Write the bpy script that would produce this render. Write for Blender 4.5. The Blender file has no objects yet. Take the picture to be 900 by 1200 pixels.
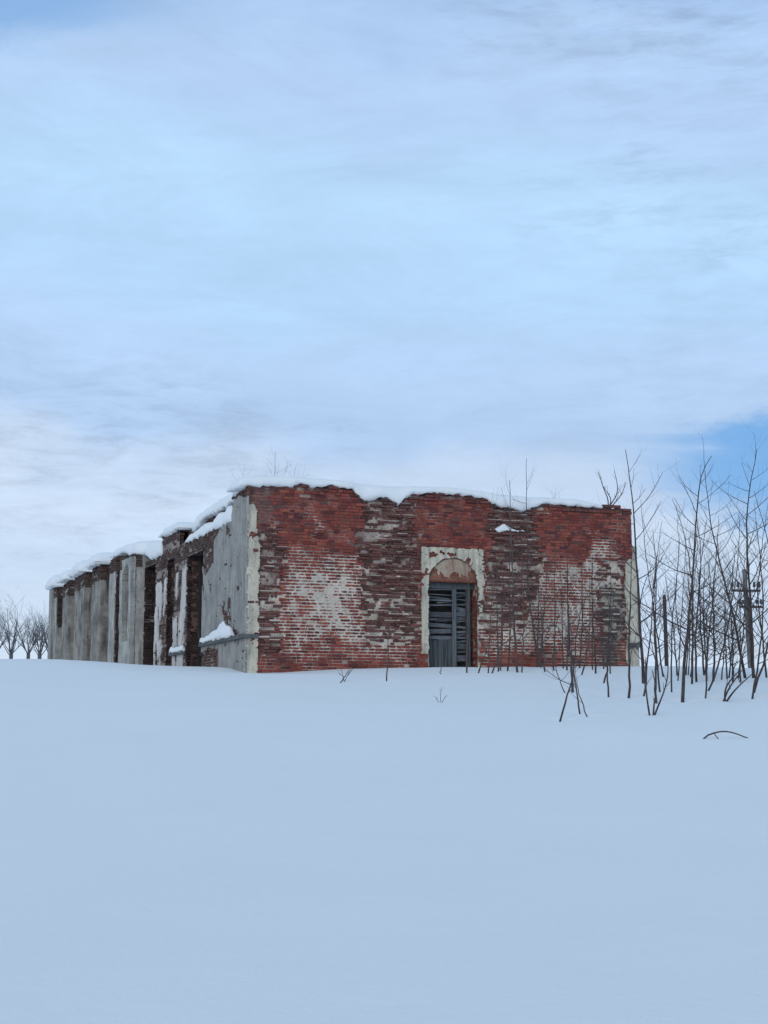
import bpy, math, random
import numpy as np
from mathutils import Vector

# ------------------------------------------------------------------ camera, world, sun, exposure
scene = bpy.context.scene
COL = scene.collection
TH = math.radians(7.9)
FPX = 1800.0
EYE = np.array([0.0, 0.0, 1.6])

cam_d = bpy.data.cameras.new("camera")
cam_d.sensor_fit = 'VERTICAL'
cam_d.sensor_height = 24.0
cam_d.lens = 36.0
cam_d.clip_end = 8000
cam = bpy.data.objects.new("camera", cam_d)
COL.objects.link(cam)
cam.location = EYE
cam.rotation_euler = (math.radians(90) + TH, 0, 0)
scene.camera = cam

SUN_EL, SUN_AZ = math.radians(20), math.radians(200)      # azimuth clockwise from +Y (view direction)
world = bpy.data.worlds.new("World")
scene.world = world
world.use_nodes = True
NT = world.node_tree
NT.nodes.clear()


def N(tree, typ, **kw):
    n = tree.nodes.new(typ)
    for k, v in kw.items():
        setattr(n, k, v)
    return n


def lnk(tree, a, b):
    tree.links.new(a, b)


def math_n(tree, op, a, b=None, clamp=False):
    n = N(tree, 'ShaderNodeMath', operation=op, use_clamp=clamp)
    for i, v in enumerate((a, b)):
        if v is None:
            continue
        if isinstance(v, (int, float)):
            n.inputs[i].default_value = v
        else:
            lnk(tree, v, n.inputs[i])
    return n.outputs[0]


def mix_rgb(tree, fac, a, b, blend='MIX'):
    n = N(tree, 'ShaderNodeMix', data_type='RGBA', blend_type=blend)
    for sock, v in ((n.inputs[0], fac), (n.inputs[6], a), (n.inputs[7], b)):
        if isinstance(v, (int, float)):
            sock.default_value = v
        elif isinstance(v, tuple):
            sock.default_value = (*v, 1.0)
        else:
            lnk(tree, v, sock)
    return n.outputs[2]


def ramp(tree, fac, stops, interp='LINEAR'):
    n = N(tree, 'ShaderNodeValToRGB')
    n.color_ramp.interpolation = interp
    els = n.color_ramp.elements
    while len(els) < len(stops):
        els.new(0.5)
    for e, (p, c) in zip(els, stops):
        e.position = p
        e.color = (*c, 1.0) if isinstance(c, tuple) else (c, c, c, 1.0)
    lnk(tree, fac, n.inputs[0])
    return n.outputs[0]


def noise(tree, vec, scale, detail=4.0, rough=0.5, dist=0.0):
    n = N(tree, 'ShaderNodeTexNoise')
    n.inputs['Scale'].default_value = scale
    n.inputs['Detail'].default_value = detail
    n.inputs['Roughness'].default_value = rough
    n.inputs['Distortion'].default_value = dist
    if vec is not None:
        lnk(tree, vec, n.inputs['Vector'])
    return n.outputs['Fac']


def mapping(tree, vec, loc=(0, 0, 0), rot=(0, 0, 0), scale=(1, 1, 1)):
    n = N(tree, 'ShaderNodeMapping')
    n.inputs['Location'].default_value = loc
    n.inputs['Rotation'].default_value = rot
    n.inputs['Scale'].default_value = scale
    lnk(tree, vec, n.inputs['Vector'])
    return n.outputs[0]


# sky: physically based clear sky seen through thin, streaky high cloud
tc = N(NT, 'ShaderNodeTexCoord')
dirv = tc.outputs['Generated']
sky = N(NT, 'ShaderNodeTexSky', sky_type='NISHITA', sun_disc=False, sun_elevation=SUN_EL,
        sun_rotation=SUN_AZ, altitude=150, air_density=1.0, dust_density=0.3, ozone_density=2.5)
clear = mix_rgb(NT, 0.75, sky.outputs[0], (1.3, 3.9, 8.2))
sep = N(NT, 'ShaderNodeSeparateXYZ')
lnk(NT, dirv, sep.inputs[0])
X, Y, Z = sep.outputs
# a pale veil whose tone changes gently with height above the horizon, broken by soft patches and ripples
warp = noise(NT, mapping(NT, dirv, scale=(1.4, 1.4, 3.0), loc=(0.3, 0.1, 0.2)), 2.0, 3)
veil = noise(NT, mapping(NT, dirv, scale=(2.2, 2.2, 4.2), rot=(0, math.radians(24), 0), loc=(0.33, 1.2, 0.55)), 2.4, 5, 0.5, 0.4)
streak = noise(NT, mapping(NT, dirv, scale=(2.2, 2.2, 8.0), rot=(0, math.radians(20), 0), loc=(1.7, 0.4, 2.1)), 3.0, 8, 0.68, 0.7)
ripple = noise(NT, mapping(NT, dirv, scale=(7.0, 7.0, 30.0), rot=(0, math.radians(-6), 0), loc=(0.7, 2.4, 0.4)), 3.4, 7, 0.66, 0.35)


def srgb(r, g, b):
    return tuple(10 * ((c / 255 + 0.055) / 1.055) ** 2.4 for c in (r, g, b))


zw = math_n(NT, 'ADD', Z, math_n(NT, 'MULTIPLY', math_n(NT, 'SUBTRACT', veil, 0.5), 0.12))
zw = math_n(NT, 'ADD', zw, math_n(NT, 'MULTIPLY', X, 0.05))
tone = ramp(NT, zw, [(0.03, srgb(206, 224, 244)), (0.10, srgb(200, 220, 244)), (0.138, srgb(204, 223, 246)), (0.162, srgb(196, 216, 242)),
                     (0.188, srgb(178, 206, 241)), (0.225, srgb(183, 212, 247)), (0.275, srgb(181, 216, 250)), (0.345, srgb(184, 219, 252)),
                     (0.40, srgb(180, 209, 245)), (0.45, srgb(166, 196, 235)), (0.56, srgb(174, 203, 236)), (0.70, srgb(170, 198, 227)), (1.0, srgb(166, 195, 224))], 'EASE')
st = ramp(NT, streak, [(0.30, 0.945), (0.50, 1.015), (0.70, 1.08)])
cloud = mix_rgb(NT, 0.9, tone, st, 'MULTIPLY')
rp = ramp(NT, ripple, [(0.34, 0.82), (0.52, 1.0), (0.70, 1.08)])
rpm = ramp(NT, warp, [(0.45, 0.15), (0.62, 0.9)])
cloud = mix_rgb(NT, rpm, cloud, mix_rgb(NT, 1.0, cloud, rp, 'MULTIPLY'))
# openings in the veil: a wide low gap to the right, and wherever the broad noise is thinnest
wz = math_n(NT, 'ADD', Z, math_n(NT, 'MULTIPLY', math_n(NT, 'SUBTRACT', streak, 0.5), 0.09))
wx = math_n(NT, 'ADD', X, math_n(NT, 'MULTIPLY', math_n(NT, 'SUBTRACT', warp, 0.5), 0.12))
gx = math_n(NT, 'DIVIDE', math_n(NT, 'SUBTRACT', wx, 0.36), 0.24)
gz = math_n(NT, 'DIVIDE', math_n(NT, 'SUBTRACT', wz, 0.156), 0.050)
gd = math_n(NT, 'SQRT', math_n(NT, 'ADD', math_n(NT, 'MULTIPLY', gx, gx), math_n(NT, 'MULTIPLY', gz, gz)))
gx2 = math_n(NT, 'DIVIDE', math_n(NT, 'ADD', wx, 0.27), 0.15)
gz2 = math_n(NT, 'DIVIDE', math_n(NT, 'SUBTRACT', wz, 0.437), 0.036)
gd2 = math_n(NT, 'SQRT', math_n(NT, 'ADD', math_n(NT, 'MULTIPLY', gx2, gx2), math_n(NT, 'MULTIPLY', gz2, gz2)))
front = ramp(NT, Y, [(0.2, 0.0), (0.5, 1.0)])
gap = math_n(NT, 'MULTIPLY', ramp(NT, gd, [(0.60, 1.0), (1.15, 0.0)], 'EASE'), front)
gap2 = math_n(NT, 'MULTIPLY', ramp(NT, gd2, [(0.2, 0.55), (1.4, 0.0)], 'EASE'), front)
thin = ramp(NT, veil, [(0.16, 0.6), (0.30, 0.0)], 'EASE')
open_f = math_n(NT, 'MAXIMUM', math_n(NT, 'MAXIMUM', math_n(NT, 'MULTIPLY', gap, 0.9), gap2), thin, clamp=True)
final = mix_rgb(NT, open_f, cloud, clear)
bg = N(NT, 'ShaderNodeBackground')
bg.inputs['Strength'].default_value = 0.1
lnk(NT, final, bg.inputs['Color'])
wo = N(NT, 'ShaderNodeOutputWorld')
lnk(NT, bg.outputs[0], wo.inputs['Surface'])

sun_d = bpy.data.lights.new("sun", 'SUN')
sun_d.energy = 0.75
sun_d.angle = math.radians(22)
sun_d.color = (1.0, 0.93, 0.84)
sun = bpy.data.objects.new("sun", sun_d)
COL.objects.link(sun)
sdir = Vector((math.sin(SUN_AZ) * math.cos(SUN_EL), math.cos(SUN_AZ) * math.cos(SUN_EL), math.sin(SUN_EL)))
sun.rotation_euler = sdir.to_track_quat('Z', 'Y').to_euler()
sun.location = (0, 0, 60)

vs = scene.view_settings
vs.view_transform = 'Standard'
vs.look = 'None'
vs.exposure = 0.0
vs.gamma = 1.0
vs.use_curve_mapping = False
scene.cycles.use_denoising = True
scene.cycles.max_bounces = 8

# ------------------------------------------------------------------ measuring helpers
FW = np.array([0, math.cos(TH), math.sin(TH)])
UP = np.array([0, -math.sin(TH), math.cos(TH)])
RT = np.array([1.0, 0, 0])


def ray(px, py):
    return RT * ((px - 450) / FPX) + FW + UP * (-(py - 600) / FPX)


def at_depth(px, py, y):
    d = ray(px, py)
    return EYE + d * (y / d[1])


AZF = math.radians(69.5)
DF = np.array([math.sin(AZF), math.cos(AZF), 0.0])       # along the front wall
DL = np.array([-math.cos(AZF), math.sin(AZF), 0.0])      # along the long side wall, away from the corner
NF = -DL                                                  # outward of the front wall
NL = -DF                                                  # outward of the side wall
C0 = at_depth(288, 785, 38.0)
C0[2] = 0.0


def on_plane(px, py, o, n):
    d = ray(px, py)
    k = np.dot(o - EYE, n) / np.dot(d, n)
    return EYE + d * k


def FWALL(px, py, d=0.0):
    p = on_plane(px, py, C0 + NF * d, NF)
    return float(np.dot(p - C0, DF)), float(p[2])


def LWALL(px, py, d=0.0):
    p = on_plane(px, py, C0 + NL * d, NL)
    return float(np.dot(p - C0, DL)), float(p[2])


def sstep(a, b, x):
    t = np.clip((np.asarray(x, float) - a) / (b - a), 0, 1)
    return t * t * (3 - 2 * t)


def hash2(ix, iy, seed=0):
    h = (ix.astype(np.int64) * 374761393 + iy.astype(np.int64) * 668265263 + seed * 1442695041) & 0xffffffff
    h = ((h ^ (h >> 13)) * 1274126177) & 0xffffffff
    return ((h ^ (h >> 16)) & 0xffff) / 65535.0


def vnoise(x, y, seed=0):
    x = np.asarray(x, float)
    y = np.asarray(y, float)
    ix, iy = np.floor(x), np.floor(y)
    fx, fy = x - ix, y - iy
    fx = fx * fx * (3 - 2 * fx)
    fy = fy * fy * (3 - 2 * fy)
    a = hash2(ix, iy, seed)
    b = hash2(ix + 1, iy, seed)
    c = hash2(ix, iy + 1, seed)
    d = hash2(ix + 1, iy + 1, seed)
    return (a * (1 - fx) + b * fx) * (1 - fy) + (c * (1 - fx) + d * fx) * fy


def fbm(x, y, seed=0, octv=4):
    s, a, t = 0.0, 1.0, 0.0
    for k in range(octv):
        s = s + a * vnoise(np.asarray(x) * 2 ** k, np.asarray(y) * 2 ** k, seed + k * 17)
        t += a
        a *= 0.5
    return s / t


# ------------------------------------------------------------------ terrain height
_PY = np.array([-200, -60, -20, 0, 6, 12, 18, 24, 30, 34, 38, 42, 46, 52, 60, 72, 95, 130, 200, 400, 4000], float)
_PZ = np.array([-4, -2.0, -.7, 0, .20, .57, 1.09, 1.68, 2.30, 2.68, 2.98, 3.19, 3.30, 3.36, 3.36, 3.2, 2.6, 1.4, -1.0, -4, -4], float)


def _pchip(x):
    h = np.diff(_PY)
    dl = np.diff(_PZ) / h
    m = np.zeros_like(_PZ)
    m[1:-1] = np.where(dl[:-1] * dl[1:] > 0, 2 * dl[:-1] * dl[1:] / (dl[:-1] + dl[1:] + 1e-12), 0)
    m[0], m[-1] = dl[0], dl[-1]
    i = np.clip(np.searchsorted(_PY, x) - 1, 0, len(_PY) - 2)
    t = (x - _PY[i]) / h[i]
    return ((2 * t ** 3 - 3 * t ** 2 + 1) * _PZ[i] + (t ** 3 - 2 * t ** 2 + t) * h[i] * m[i]
            + (-2 * t ** 3 + 3 * t ** 2) * _PZ[i + 1] + (t ** 3 - t ** 2) * h[i] * m[i + 1])


WELLS = []


def ground(x, y, wells=False):
    x = np.asarray(x, float)
    y = np.asarray(y, float)
    z = _pchip(np.clip(y, -199, 3999))
    near = sstep(2, 30, y) * (1 - sstep(60, 160, y))
    z = z + near * (0.20 * (1 - sstep(-9.5, -5.0, x)) - 0.10 * sstep(7.5, 12, x))
    # wind scour at the corner of the building and a low drift along the front
    z = z - 0.10 * np.exp(-(((x + 2.6) / 1.8) ** 2 + ((y - 37.6) / 1.6) ** 2))
    z = z + 0.05 * np.exp(-(((x - 0.9) / 2.6) ** 2 + ((y - 37.9) / 1.2) ** 2))
    z = z + (1 - sstep(80, 200, np.abs(y))) * (0.10 * (fbm(x * 0.13 + 3, y * 0.13, 5, 3) - 0.5)
                                               + 0.045 * (fbm(x * 0.55, y * 0.30 + 9, 8, 4) - 0.5))
    if wells:
        for wx_, wy_, r, dpt in WELLS:
            z = z - dpt * np.exp(-(((x - wx_) ** 2 + (y - wy_) ** 2) / (r * r)))
    return z


def ground_hit(px, py):
    d = ray(px, py)
    ys = np.arange(8, 80, 0.05)
    p = EYE[None] + d[None] * (ys / d[1])[:, None]
    g = p[:, 2] - ground(p[:, 0], p[:, 1])
    idx = np.nonzero(g <= 0)[0]
    i = int(idx[0]) if len(idx) else int(np.argmin(g[ys < 48]))
    q = p[i].copy()
    q[2] = float(ground(q[0], q[1]))
    return q


# ------------------------------------------------------------------ object helpers
ROOT = {}


def setp(o, label=None, cat=None, group=None, kind=None):
    if label:
        o['label'] = label
    if cat:
        o['category'] = cat
    if group:
        o['group'] = group
    if kind:
        o['kind'] = kind
    return o


def thing(name, loc, label, cat, group=None):
    o = bpy.data.objects.new(name, None)
    o.empty_display_size = 0.2
    COL.objects.link(o)
    o.location = tuple(loc)
    ROOT[o.name] = np.array(loc, float)
    return setp(o, label, cat, group)


def root_loc(o):
    while o is not None:
        if o.name in ROOT:
            return ROOT[o.name]
        o = o.parent
    return np.zeros(3)


def mesh_obj(name, verts, faces, mat, parent=None, smooth=False, colors=None, link=True):
    verts = np.asarray(verts, float).reshape(-1, 3)
    if parent is not None:
        verts = verts - root_loc(parent)
    me = bpy.data.meshes.new(name)
    me.from_pydata(verts.tolist(), [], faces if isinstance(faces, list) else faces.tolist())
    if colors is not None:
        a = me.color_attributes.new('tint', 'FLOAT_COLOR', 'POINT')
        c = np.ones((len(verts), 4))
        c[:, :3] = colors
        a.data.foreach_set('color', c.ravel())
    if smooth:
        me.polygons.foreach_set('use_smooth', [True] * len(me.polygons))
    me.materials.append(mat)
    me.update()
    o = bpy.data.objects.new(name, me)
    COL.objects.link(o)
    if parent is not None:
        o.parent = parent
    return o


class Soup:
    def __init__(self):
        self.v, self.f, self.c, self.n = [], [], [], 0

    def add(self, v, f, c=None):
        v = np.asarray(v, float)
        self.v.append(v)
        self.f += [tuple(i + self.n for i in q) for q in f]
        self.c.append(np.tile(np.asarray(c if c is not None else (1, 1, 1), float), (len(v), 1)) if c is None or np.ndim(c) == 1 else c)
        self.n += len(v)

    def obj(self, name, mat, parent=None, smooth=False, col=False):
        if not self.n:
            return None
        return mesh_obj(name, np.concatenate(self.v), self.f, mat, parent, smooth,
                        np.concatenate(self.c) if col else None)


BOXF = [(0, 3, 2, 1), (4, 5, 6, 7), (0, 1, 5, 4), (1, 2, 6, 5), (2, 3, 7, 6), (3, 0, 4, 7)]


class Frame:
    """local axes: u along, d outward, z up"""

    def __init__(self, o, du, dd):
        self.o, self.du, self.dd = np.array(o, float), np.array(du, float), np.array(dd, float)

    def P(self, u, d, z):
        u, d, z = np.broadcast_arrays(np.asarray(u, float), np.asarray(d, float), np.asarray(z, float))
        return self.o + u[..., None] * self.du + d[..., None] * self.dd + z[..., None] * np.array([0, 0, 1.0])

    def box(self, s, u0, u1, d0, d1, z0, z1, c=None, jit=0.0, rng=random):
        pts = np.array([(u0, d0, z0), (u1, d0, z0), (u1, d1, z0), (u0, d1, z0),
                        (u0, d0, z1), (u1, d0, z1), (u1, d1, z1), (u0, d1, z1)], float)
        if jit:
            pts = pts + np.array([[rng.uniform(-jit, jit) for _ in range(3)] for _ in range(8)])
        s.add(self.P(pts[:, 0], pts[:, 1], pts[:, 2]), BOXF, c)


FF = Frame(C0, DF, NF)
FL = Frame(C0, DL, NL)


# ------------------------------------------------------------------ materials
def new_mat(name, rough=0.85, spec=0.25):
    m = bpy.data.materials.new(name)
    m.use_nodes = True
    t = m.node_tree
    b = t.nodes['Principled BSDF']
    b.inputs['Roughness'].default_value = rough
    b.inputs['Specular IOR Level'].default_value = spec
    return m, t, b


def pos(t):
    return N(t, 'ShaderNodeNewGeometry').outputs['Position']


def bump(t, b, h, strength, dist=0.02):
    n = N(t, 'ShaderNodeBump')
    n.inputs['Strength'].default_value = strength
    n.inputs['Distance'].default_value = dist
    lnk(t, h, n.inputs['Height'])
    lnk(t, n.outputs[0], b.inputs['Normal'])


def mat_snow():
    m, t, b = new_mat('snow', 0.65, 0.2)
    p = pos(t)
    n1 = noise(t, p, 0.5, 4)
    lnk(t, mix_rgb(t, n1, (0.81, 0.82, 0.825), (0.86, 0.865, 0.865)), b.inputs['Base Color'])
    h = math_n(t, 'ADD', math_n(t, 'MULTIPLY', noise(t, p, 90.0, 3), 0.25),
               math_n(t, 'ADD', noise(t, mapping(t, p, scale=(1.0, 1.5, 1.0)), 2.0, 5, 0.55), math_n(t, 'MULTIPLY', noise(t, p, 14.0, 4), 0.35)))
    bump(t, b, h, 0.42, 0.03)
    return m


def mat_brick(name, source):
    m, t, b = new_mat(name, 0.92, 0.12)
    if source == 'attr':
        a = N(t, 'ShaderNodeVertexColor', layer_name='tint')
        base = a.outputs['Color']
    else:
        base = N(t, 'ShaderNodeObjectInfo').outputs['Color']
    p = pos(t)
    n1 = noise(t, p, 26.0, 5, 0.65)
    c = mix_rgb(t, 1.0, base, ramp(t, n1, [(0.3, 0.68), (0.5, 1.0), (0.75, 1.3)]), 'MULTIPLY')
    # lime bloom and soot
    n2 = noise(t, mapping(t, p, scale=(1, 1, 1.6), loc=(4, 2, 7)), 7.0, 6, 0.68)
    c = mix_rgb(t, ramp(t, n2, [(0.60, 0.0), (0.74, 0.42)]), c, (0.45, 0.40, 0.36))
    n3 = noise(t, mapping(t, p, loc=(9, 1, 3)), 2.2, 5, 0.6)
    c = mix_rgb(t, ramp(t, n3, [(0.52, 0.0), (0.70, 0.6)]), c, (0.075, 0.05, 0.048))
    lnk(t, c, b.inputs['Base Color'])
    bump(t, b, noise(t, p, 60.0, 5, 0.7), 0.6, 0.012)
    return m


def mat_tint(name, rough=0.95, bstr=0.6):
    m, t, b = new_mat(name, rough, 0.1)
    a = N(t, 'ShaderNodeVertexColor', layer_name='tint')
    p = pos(t)
    c = mix_rgb(t, 1.0, a.outputs['Color'], ramp(t, noise(t, p, 18.0, 6, 0.65), [(0.3, 0.72), (0.52, 1.0), (0.75, 1.2)]), 'MULTIPLY')
    lnk(t, c, b.inputs['Base Color'])
    bump(t, b, noise(t, p, 45.0, 5, 0.7), bstr, 0.015)
    return m


def mat_plaster(name, light, mid, dark, stain=0.5, loc=(0, 0, 0)):
    m, t, b = new_mat(name, 0.95, 0.1)
    p = mapping(t, pos(t), loc=loc)
    n1 = noise(t, p, 1.7, 6, 0.6)
    c = mix_rgb(t, ramp(t, n1, [(0.34, 0.0), (0.62, 1.0)]), mid, light)
    # rain streaks
    n2 = noise(t, mapping(t, p, scale=(5, 5, 0.5)), 1.3, 6, 0.6)
    c = mix_rgb(t, ramp(t, n2, [(0.50, 0.0), (0.68, stain)]), c, dark)
    n3 = noise(t, p, 6.5, 7, 0.7)
    c = mix_rgb(t, ramp(t, n3, [(0.56, 0.0), (0.66, 0.55)]), c, dark)
    n4 = noise(t, p, 34.0, 4, 0.6)
    c = mix_rgb(t, 1.0, c, ramp(t, n4, [(0.3, 0.82), (0.7, 1.12)]), 'MULTIPLY')
    lnk(t, c, b.inputs['Base Color'])
    bump(t, b, math_n(t, 'ADD', n3, noise(t, p, 50.0, 4, 0.6)), 0.5, 0.012)
    return m


def mat_wood(name, c0, c1, axis='Z', rough=0.85):
    m, t, b = new_mat(name, rough, 0.15)
    p = pos(t)
    sc = {'Z': (22, 22, 1.2), 'U': (2.5, 2.5, 34)}[axis]
    oi = N(t, 'ShaderNodeObjectInfo')
    n1 = noise(t, mapping(t, p, scale=sc), 1.5, 5, 0.65)
    c = mix_rgb(t, ramp(t, n1, [(0.32, 0.0), (0.68, 1.0)]), c0, c1)
    v = N(t, 'ShaderNodeMapRange')
    v.inputs['To Min'].default_value = 0.6
    v.inputs['To Max'].default_value = 1.3
    lnk(t, oi.outputs['Random'], v.inputs['Value'])
    cc = N(t, 'ShaderNodeCombineColor')
    for i in range(3):
        lnk(t, v.outputs[0], cc.inputs[i])
    c = mix_rgb(t, 1.0, c, cc.outputs[0], 'MULTIPLY')
    lnk(t, c, b.inputs['Base Color'])
    bump(t, b, n1, 0.5, 0.01)
    return m


def mat_bark(name, c0, c1):
    m, t, b = new_mat(name, 0.85, 0.2)
    p = pos(t)
    n1 = noise(t, mapping(t, p, scale=(9, 9, 3)), 1.6, 5, 0.65)
    oi = N(t, 'ShaderNodeObjectInfo')
    c = mix_rgb(t, ramp(t, n1, [(0.35, 0.0), (0.68, 1.0)]), c0, c1)
    lnk(t, c, b.inputs['Base Color'])
    return m


M_SNOW = mat_snow()
M_BRICK = mat_brick('brick_joined', 'attr')
M_BRICKO = mat_brick('brick_single', 'obj')
M_MORTAR = mat_tint('lime_mortar')
M_PL_FRONT = mat_plaster('plaster_cream', (0.66, 0.595, 0.46), (0.45, 0.41, 0.33), (0.19, 0.17, 0.14), 0.7)
M_PL_SIDE = mat_plaster('plaster_grey', (0.38, 0.36, 0.325), (0.27, 0.26, 0.245), (0.13, 0.125, 0.12), 0.6, (3, 1, 0))
M_PL_PIER = mat_plaster('plaster_weathered', (0.37, 0.345, 0.30), (0.165, 0.15, 0.14), (0.06, 0.056, 0.053), 0.85, (1, 7, 2))
M_CONC = mat_plaster('old_masonry_core', (0.20, 0.12, 0.10), (0.13, 0.08, 0.07), (0.06, 0.045, 0.04), 0.6)
M_LEDGE = mat_plaster('ledge_stone', (0.16, 0.16, 0.16), (0.10, 0.10, 0.10), (0.05, 0.05, 0.05), 0.4)
M_WOODH = mat_wood('grey_board', (0.055, 0.06, 0.068), (0.205, 0.215, 0.225), 'U')
M_WOODV = mat_wood('grey_board_upright', (0.055, 0.062, 0.068), (0.195, 0.208, 0.215), 'Z')
M_POLE = mat_wood('pole_wood', (0.07, 0.07, 0.072), (0.17, 0.165, 0.16), 'Z')
M_DARKW = mat_wood('dark_post_wood', (0.035, 0.03, 0.03), (0.08, 0.07, 0.065), 'Z')
M_BARK = mat_bark('sapling_bark', (0.036, 0.030, 0.030), (0.105, 0.082, 0.076))
M_BARKB = mat_bark('brown_bark', (0.055, 0.043, 0.040), (0.14, 0.11, 0.10))
M_BARKF = mat_bark('far_bark', (0.085, 0.08, 0.084), (0.155, 0.145, 0.15))  # bark lightened, distance haze put into the colour
M_INSUL = new_mat('insulator_glaze', 0.3, 0.5)[0]
M_INSUL.node_tree.nodes['Principled BSDF'].inputs['Base Color'].default_value = (0.05, 0.045, 0.05, 1)

# ------------------------------------------------------------------ sapling table (measured: base and course of each stem)
# (points from base to tip, base width px, branches, seed, material, label)
S = M_BARK
B = M_BARKB
SAPL = [
    ([(754, 799), (749, 710), (743, 605), (738, 560), (733, 527)], 6.0, 9, 1, S,
     'tallest dark sapling rising along the right edge of the brick building'),
    ([(737, 816), (737, 770), (739, 690), (742, 640)], 4.4, 9, 2, S, 'bare sapling standing just in front of the building\'s right corner'),
    ([(800, 820), (802, 775), (809, 700), (815, 640), (818, 570), (822, 540), (830, 530), (834, 534)], 6.2, 13, 3, S,
     'tall sapling with a hooked tip, nearest thick trunk of the right thicket'),
    ([(873, 793), (864, 745), (852, 690), (842, 655), (833, 620), (826, 551)], 5.0, 11, 4, S, 'tall sapling leaning left across the thicket, rooted left of the utility pole'),
    ([(883, 792), (880, 720), (876, 655), (874, 600), (880, 560), (887, 526)], 5.6, 13, 5, S,
     'tallest sapling in front of the utility pole with forked top'),
    ([(671, 808), (669, 770), (665, 700), (664, 640)], 4.6, 8, 6, S, 'dark upright sapling in front of the whitewashed brick, right of the doorway'),
    ([(657, 843), (666, 812), (673, 785), (676, 740), (684, 695)], 3.6, 5, 7, S, 'sapling leaning right, its foot the nearest to the camera of all stems'),
    ([(679, 834), (675, 808), (672, 782), (668, 730)], 3.0, 4, 8, S, 'thin stem leaning left beside the nearest leaning sapling'),
    ([(687, 838), (679, 815), (673, 790), (668, 760)], 2.2, 2, 9, B, 'thinnest stem leaning left, right of the nearest leaning sapling'),
    ([(661, 810), (655, 795), (650, 778), (648, 740)], 2.0, 3, 10, B, 'thin twig stem left of the dark upright sapling before the wall'),
    ([(606, 786), (603, 740), (600, 660), (598, 600), (597, 562)], 4.4, 8, 11, B, 'slim sapling reaching above the snowy wall top, left one of the pair'),
    ([(620, 781), (619, 700), (618, 620), (616, 575), (617, 537)], 3.6, 8, 12, B, 'slim sapling reaching above the snowy wall top, right one of the pair'),
    ([(547, 787), (548, 740), (549, 690), (549, 641)], 3.0, 2, 13, B, 'straight thin sapling in front of the wooden door'),
    ([(584, 786), (583, 740), (582, 690), (582, 655)], 3.0, 5, 14, B, 'thin sapling by the wall a step right of the doorway plaster'),
    ([(577, 788), (581, 777), (588, 750), (587, 690)], 3.0, 4, 15, B, 'bent sapling by the wall right of the doorway, foot leaning left'),
    ([(561, 788), (567, 772), (575, 745)], 2.6, 2, 16, S, 'short leaning twig in front of the right door jamb'),
    ([(634, 782), (635, 740), (641, 680), (640, 650)], 3.0, 5, 17, B, 'thin sapling at the wall midway between doorway and right corner'),
    ([(660, 783), (659, 730), (656, 660)], 2.6, 5, 18, B, 'thin sapling at the wall behind the dark upright one'),
    ([(682, 790), (688, 775), (692, 720), (690, 655)], 3.0, 6, 19, B, 'sapling at the wall whose foot leans left, right of the dark upright one'),
    ([(698, 788), (696, 740), (693, 690), (694, 650)], 3.4, 7, 20, S, 'straight sapling at the wall left of the mossy corner scar'),
    ([(713, 814), (711, 780), (713, 730), (716, 690)], 3.2, 6, 21, S, 'sapling before the mossy corner scar, nearer of two crossing stems'),
    ([(708, 799), (712, 780), (715, 735), (712, 700)], 3.4, 5, 22, S, 'sapling before the mossy corner scar, farther of two crossing stems'),
    ([(755, 813), (757, 790), (763, 740), (766, 690), (774, 640)], 3.4, 8, 23, S, 'sapling right of the building corner with foot bent left'),
    ([(773, 809), (770, 780), (766, 720), (768, 660), (776, 610)], 3.4, 9, 24, S, 'upright sapling midway between building corner and dark post'),
    ([(769, 822), (768, 790), (767, 730), (770, 665), (765, 620)], 4.2, 10, 25, S, 'thicker sapling left of the dark post, nearer of its neighbours'),
    ([(787, 808), (786, 760), (790, 700), (797, 640), (792, 590)], 3.0, 9, 26, S, 'thin sapling immediately right of the dark post'),
    ([(777, 792), (772, 760), (764, 700), (756, 650), (751, 585)], 3.0, 8, 27, S, 'sapling leaning left from behind the dark post towards the building'),
    ([(811, 800), (812, 740), (812, 690), (806, 640), (795, 600), (788, 585)], 4.0, 10, 28, S, 'sapling arching left over the dark post'),
    ([(816, 797), (815, 745), (819, 690), (824, 640), (828, 610)], 4.0, 9, 29, S, 'upright sapling in the thicket behind the hooked one'),
    ([(825, 790), (822, 745), (818, 700), (822, 650), (816, 600)], 3.6, 9, 30, S, 'sapling third right of the hooked one, curving slightly left'),
    ([(827, 816), (829, 790), (828, 740), (832, 690), (831, 640)], 3.0, 8, 31, S, 'nearer thin sapling between hooked trunk and the leaning one'),
    ([(831, 808), (842, 787), (852, 735), (862, 680), (867, 630), (866, 600)], 3.4, 10, 32, S, 'sapling leaning right towards the utility pole with foot far left'),
    ([(836, 796), (838, 760), (836, 705), (830, 660)], 4.2, 8, 33, S, 'stout short sapling in the middle of the thicket'),
    ([(859, 789), (858, 750), (856, 700), (861, 650)], 2.6, 7, 34, S, 'thin upright sapling just left of the utility pole'),
    ([(882, 817), (887, 790), (893, 750), (895, 700), (889, 640), (884, 590)], 3.6, 9, 35, S, 'sapling at the frame\'s right edge with a V-shaped foot, left stem'),
    ([(884, 810), (893, 786), (899, 760), (908, 700), (902, 640), (884, 575)], 4.2, 9, 36, S, 'sapling at the frame\'s right edge, arching left high up'),
    ([(898, 792), (893, 740), (886, 690), (893, 640), (900, 590)], 3.4, 9, 37, S, 'far sapling right of the utility pole at the frame edge'),
    ([(453, 797), (455, 770), (456, 735), (455, 700)], 2.6, 2, 38, B, 'lone thin sapling in front of the red brick left of the doorway'),
    ([(400, 799), (406, 790), (413, 779)], 2.2, 2, 39, S, 'short dead stem leaning right from the snow, leftmost by the wall'),
    ([(516, 789), (517, 778), (519, 768)], 1.6, 1, 40, S, 'tiny twig poking from the snow at the door\'s foot'),
]
rs = random.Random(77)
FILL = []
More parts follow.
